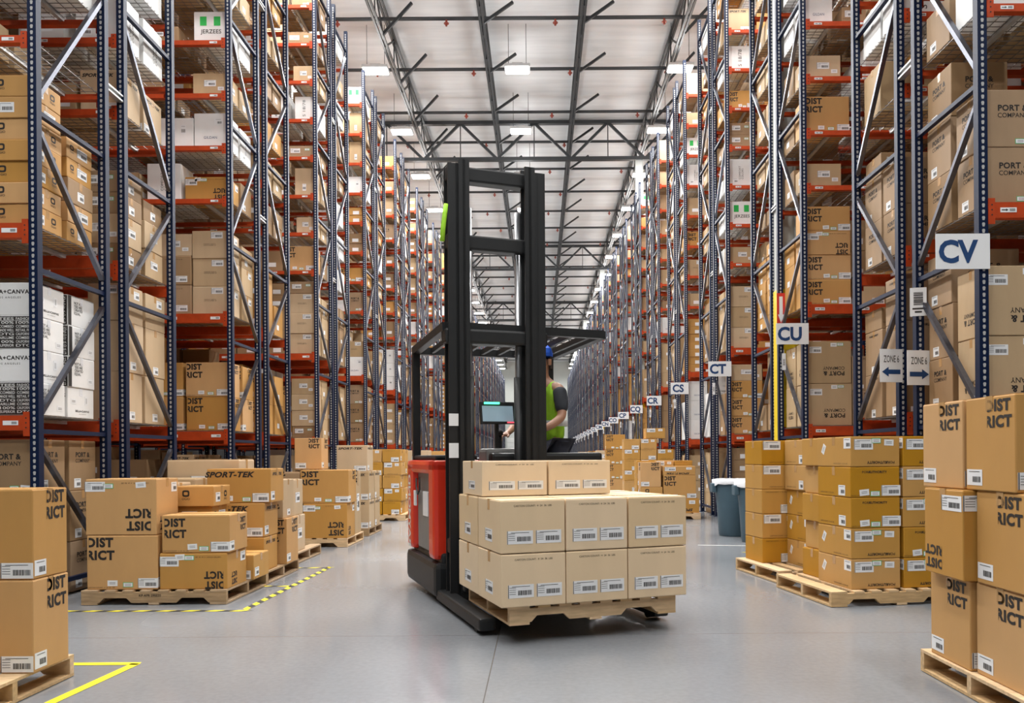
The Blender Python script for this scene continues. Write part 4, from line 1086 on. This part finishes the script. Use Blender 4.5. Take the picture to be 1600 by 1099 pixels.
mb = MB(); mb.tube([(-.28, .08, 3.55), (-.27, .15, 3.2), (-.26, .12, 2.4), (-.24, .14, 1.5)], .018, M['rubber'], 8); mb.tube([(-.22, .08, 3.55), (-.21, .16, 3.2), (-.2, .12, 2.4), (-.18, .14, 1.5)], .018, M['rubber'], 8); mb.build('hydraulic_hoses', T0, smooth=True)
mb = MB()
mb.tube([(-MR-.085, -.06, 3.28), (-MR-.10, -.07, 3.2), (-MR-.115, -.07, 3.08), (-MR-.12, -.06, 2.98)], .02, M['hiviz'], 8); mb.build('lime_hose_guard', T0, smooth=True)
# white paper stickers on left rail
MB().bbox(-MR-.08, -MR+.0, -.079, -.076, 1.48, 1.58, M['paper'], .001).build('warning_label', T0)
MB().bbox(-MR-.08, -MR+.0, -.079, -.076, 1.22, 1.34, M['paper'], .001).build('warning_label', T0)
# overhead guard
mb = MB()
for p, q in (((-.42, .0, 2.30), (-.42, 1.30, 2.26)), ((1.0, .05, 2.30), (1.0, 1.25, 2.26)), ((-.42, .0, 2.30), (1.0, .05, 2.30)), ((-.42, 1.3, 2.26), (1.0, 1.25, 2.26))): mb.bar(p, q, .07, .07, tb)
for i in range(8): x = -.26+i*.165; mb.bar((x, .03, 2.30), (x, 1.28, 2.26), .03, .05, tb)
mb.build('overhead_guard', T0)
for x in (-.42, .96): MB().bar((x, 1.28, 1.15), (x, 1.28, 2.24), .07, .07, tb).build('guard_post', T0)
# carriage, reach arms, forks, straddle legs
MB().bbox(-.36, .50, -.30, -.22, .16, .62, tb, .015).build('fork_carriage', T0)
mb = MB()
for s_ in (-1, 1): mb.bar((s_*.24, -.24, .55), (s_*.24, .0, .22), .05, .07, tb); mb.bar((s_*.24, -.24, .22), (s_*.24, .0, .55), .05, .07, tb)
mb.build('reach_linkage', T0)
for x in (-.04, .44):
    mb = MB(); mb.bbox(x-.05, x+.05, -.40, -.30, .16, .66, tb, .01); mb.bbox(x-.05, x+.05, -1.42, -.34, .165, .205, tb, .008); mb.build('fork', T0)
for x in (-.42, .92):
    mb = MB(); mb.bbox(x-.06, x+.06, -1.15, .2, .03, .12, tb, .02); mb.build('straddle_leg', T0)
    MB().tube([(x-.045, -1.0, .055), (x+.045, -1.0, .055)], .053, M['rubber'], 16).build('load_wheel', T0)
# load carried on the forks
Rt = Matrix.Translation((-.36, 6.7, 0)) @ Matrix.Rotation(TH, 4, 'Z')
lc = Rt @ Vector((.24, -.97, 0))
pallet(lc.x, lc.y, TH, 'pale wooden pallet carried on the forks of reach truck', 'wood', .125)
LZ = .125+PT+.004
for j in range(2):
    for i in range(3):
        for r_ in range(2):
            c = Rt @ Vector((.24-.455+i*.455, -.97-.28+r_*.545, 0))
            put_box('load', (c.x, c.y, LZ+.348*j), TH+random.Random(i*7+j).uniform(-.01, .01), (1.04, 1, 1), 'pale tan box carried by truck, %s layer, %s of the %s rank' % (('lower', 'middle')[j], ('left', 'centre', 'right')[i], ('front', 'rear')[r_]), 'boxes carried by the reach truck')
for i in range(2):
    c = Rt @ Vector((.24-.42+i*.50, -.97+.20, 0))
    put_box('load', (c.x, c.y, LZ+.348*2), TH, (1.13, 1.0, .72), 'low pale tan box on top of carried load, %s one' % ('left', 'right')[i], 'boxes carried by the reach truck')
# ------------------------------------------------------------------ the operator
def skin_obj(name, verts, edges, radii, m, parent, sub=2):
    me = bpy.data.meshes.new(name); me.from_pydata(verts, edges, []); me.materials.append(m)
    o = bpy.data.objects.new(name, me); C.objects.link(o); o.parent = parent
    md = o.modifiers.new('skin', 'SKIN'); md.use_smooth_shade = True
    for i, r in enumerate(radii):
        sv = me.skin_vertices[0].data[i]; sv.radius = r if isinstance(r, tuple) else (r, r)
    me.skin_vertices[0].data[0].use_root = True
    o.modifiers.new('sub', 'SUBSURF').levels = sub; o.modifiers['sub'].render_levels = sub
    return o
pc = Rt @ Vector((.72, .66, 0))
PE = empty('person', (pc.x, pc.y, .445), TH-math.radians(62), 'person in lime hi-vis vest and blue cap standing at truck controls', 'person')
# local: faces -Y, feet at z=0, height 1.76
V = [(0,0,.95)]; E_ = []; R_ = [(.15,.11)]
def add(p, r, par): V.append(p); R_.append(r); E_.append((par, len(V)-1)); return len(V)-1
sp1 = add((0,-.01,1.10), (.135,.10), 0); sp2 = add((0,-.03,1.28), (.16,.11), sp1); sp3 = add((0,-.05,1.42), (.13,.09), sp2)
nk = add((0,-.07,1.50), .058, sp3); nk2 = add((0,-.085,1.56), .055, nk); hd = add((0,-.10,1.64), (.072,.085), nk2); add((0,-.095,1.71), (.07,.085), hd)
for s_ in (-1, 1):
    sh = add((s_*.18,-.05,1.41), .062, sp3); el = add((s_*.27,-.12,1.14), .045, sh); fo = add((s_*.235,-.24,1.06), .04, el)
    wr = add((s_*.17,-.38,1.0), .027, fo); pm = add((s_*.15,-.435,.985), (.036,.018), wr); pm2 = add((s_*.145,-.475,.98), (.038,.016), pm)
    for f, (dx, ln) in enumerate(((-.027, .065), (-.009, .075), (.009, .07), (.027, .055))):
        k1 = add((s_*.145+dx, -.475-ln*.45, .973), .0095, pm2); k2 = add((s_*.145+dx, -.475-ln*.75, .95), .0085, k1); add((s_*.145+dx, -.475-ln*.75, .925), .0075, k2)
    t1 = add((s_*.145-s_*.045, -.44, .975), .011, pm); add((s_*.145-s_*.06, -.475, .96), .009, t1)
    hp = add((s_*.09,0,.88), .095, 0); kn = add((s_*.11,-.03,.50), .062, hp); an = add((s_*.12,.03,.10), .042, kn); ft = add((s_*.125,-.05,.045), .04, an); add((s_*.13,-.14,.035), .036, ft)
skin_obj('body', V, E_, R_, M['skin'], PE)
skin_obj('vest', [(0,0,.84),(0,-.01,1.10),(0,-.03,1.28),(0,-.05,1.41),(0,-.06,1.47),(.16,-.05,1.42),(-.16,-.05,1.42)], [(0,1),(1,2),(2,3),(3,4),(3,5),(3,6)],
         [(.195,.145),(.18,.135),(.195,.14),(.15,.115),(.09,.08),(.085,.085),(.085,.085)], M['hiviz'], PE)
mb = MB(); mb.lathe([(.202, 0), (.206, .01), (.206, .045), (.202, .055)], M['reflect'], 28, (0, -.012, 1.06), 1, .74); mb.build('reflective_band', PE, smooth=True)
skin_obj('trousers', [(0,0,.92),(.095,0,.86),(.112,-.03,.50),(.122,.03,.10),(-.095,0,.86),(-.112,-.03,.50),(-.122,.03,.10)], [(0,1),(1,2),(2,3),(0,4),(4,5),(5,6)],
         [(.17,.13),.115,.082,.068,.115,.082,.068], M['denim'], PE)
for s_ in (-1, 1):
    skin_obj('sleeve', [(s_*.17,-.05,1.42),(s_*.235,-.09,1.26),(s_*.262,-.115,1.17)], [(0,1),(1,2)], [.078,.066,.062], M['shirt'], PE)
    mb = MB(); mb.bbox(s_*.125-.055, s_*.125+.055, -.20, .09, 0, .10, M['rubber'], .03); mb.build('boot', PE)
# head features
mb = MB(); mb.lathe([(.094, 0), (.095, .03), (.085, .075), (.055, .105), (.001, .115)], M['capblue'], 24, (0, -.09, 1.715), 1, 1.12)
vs = [(math.cos(a)*.09, -.16-math.sin(a)*.10, 1.722-(.01*math.sin(a))) for a in [PI*i/12 for i in range(13)]]
n = len(vs); vs += [(x, y, z-.006) for x, y, z in vs]
mb.raw(vs, [tuple(range(n)), tuple(range(2*n-1, n-1, -1))]+[(i, i+n, i+1+n, i+1) for i in range(n-1)], M['capblue']); mb.build('cap', PE, smooth=False)
mb = MB(); mb.lathe([(.088, 0), (.092, .05), (.09, .09)], M['hair'], 20, (0, -.08, 1.63), .95, 1.0); 
hr = MB(); hr.raw([(math.cos(a)*.084, -.075+math.sin(a)*.09, z) for z in (1.60, 1.72) for a in [PI*i/10 for i in range(11)]], [(i, i+1, 12+i, 11+i) for i in range(10)], M['hair']); hr.build('hair', PE)
mb = MB(); mb.tube([(0,-.185,1.675),(0,-.212,1.648),(0,-.195,1.64)], [.009,.015,.01], M['skin'], 8); mb.build('nose', PE, smooth=True)
for s_ in (-1, 1):
    MB().lathe([(.001,-.009),(.009,0),(.001,.009)], M['ink'], 8, (s_*.032, -.178, 1.683)).build('eye', PE)
    MB().bbox(s_*.083-.008, s_*.083+.008, -.10, -.06, 1.63, 1.69, M['skin'], .006).build('ear', PE)
MB().bbox(-.025, .025, -.183, -.172, 1.612, 1.62, M['sprink'], .003).build('mouth', PE)
print('boxes individually on racks', len(chosen), 'total', len(items), 'objects', len(bpy.data.objects))
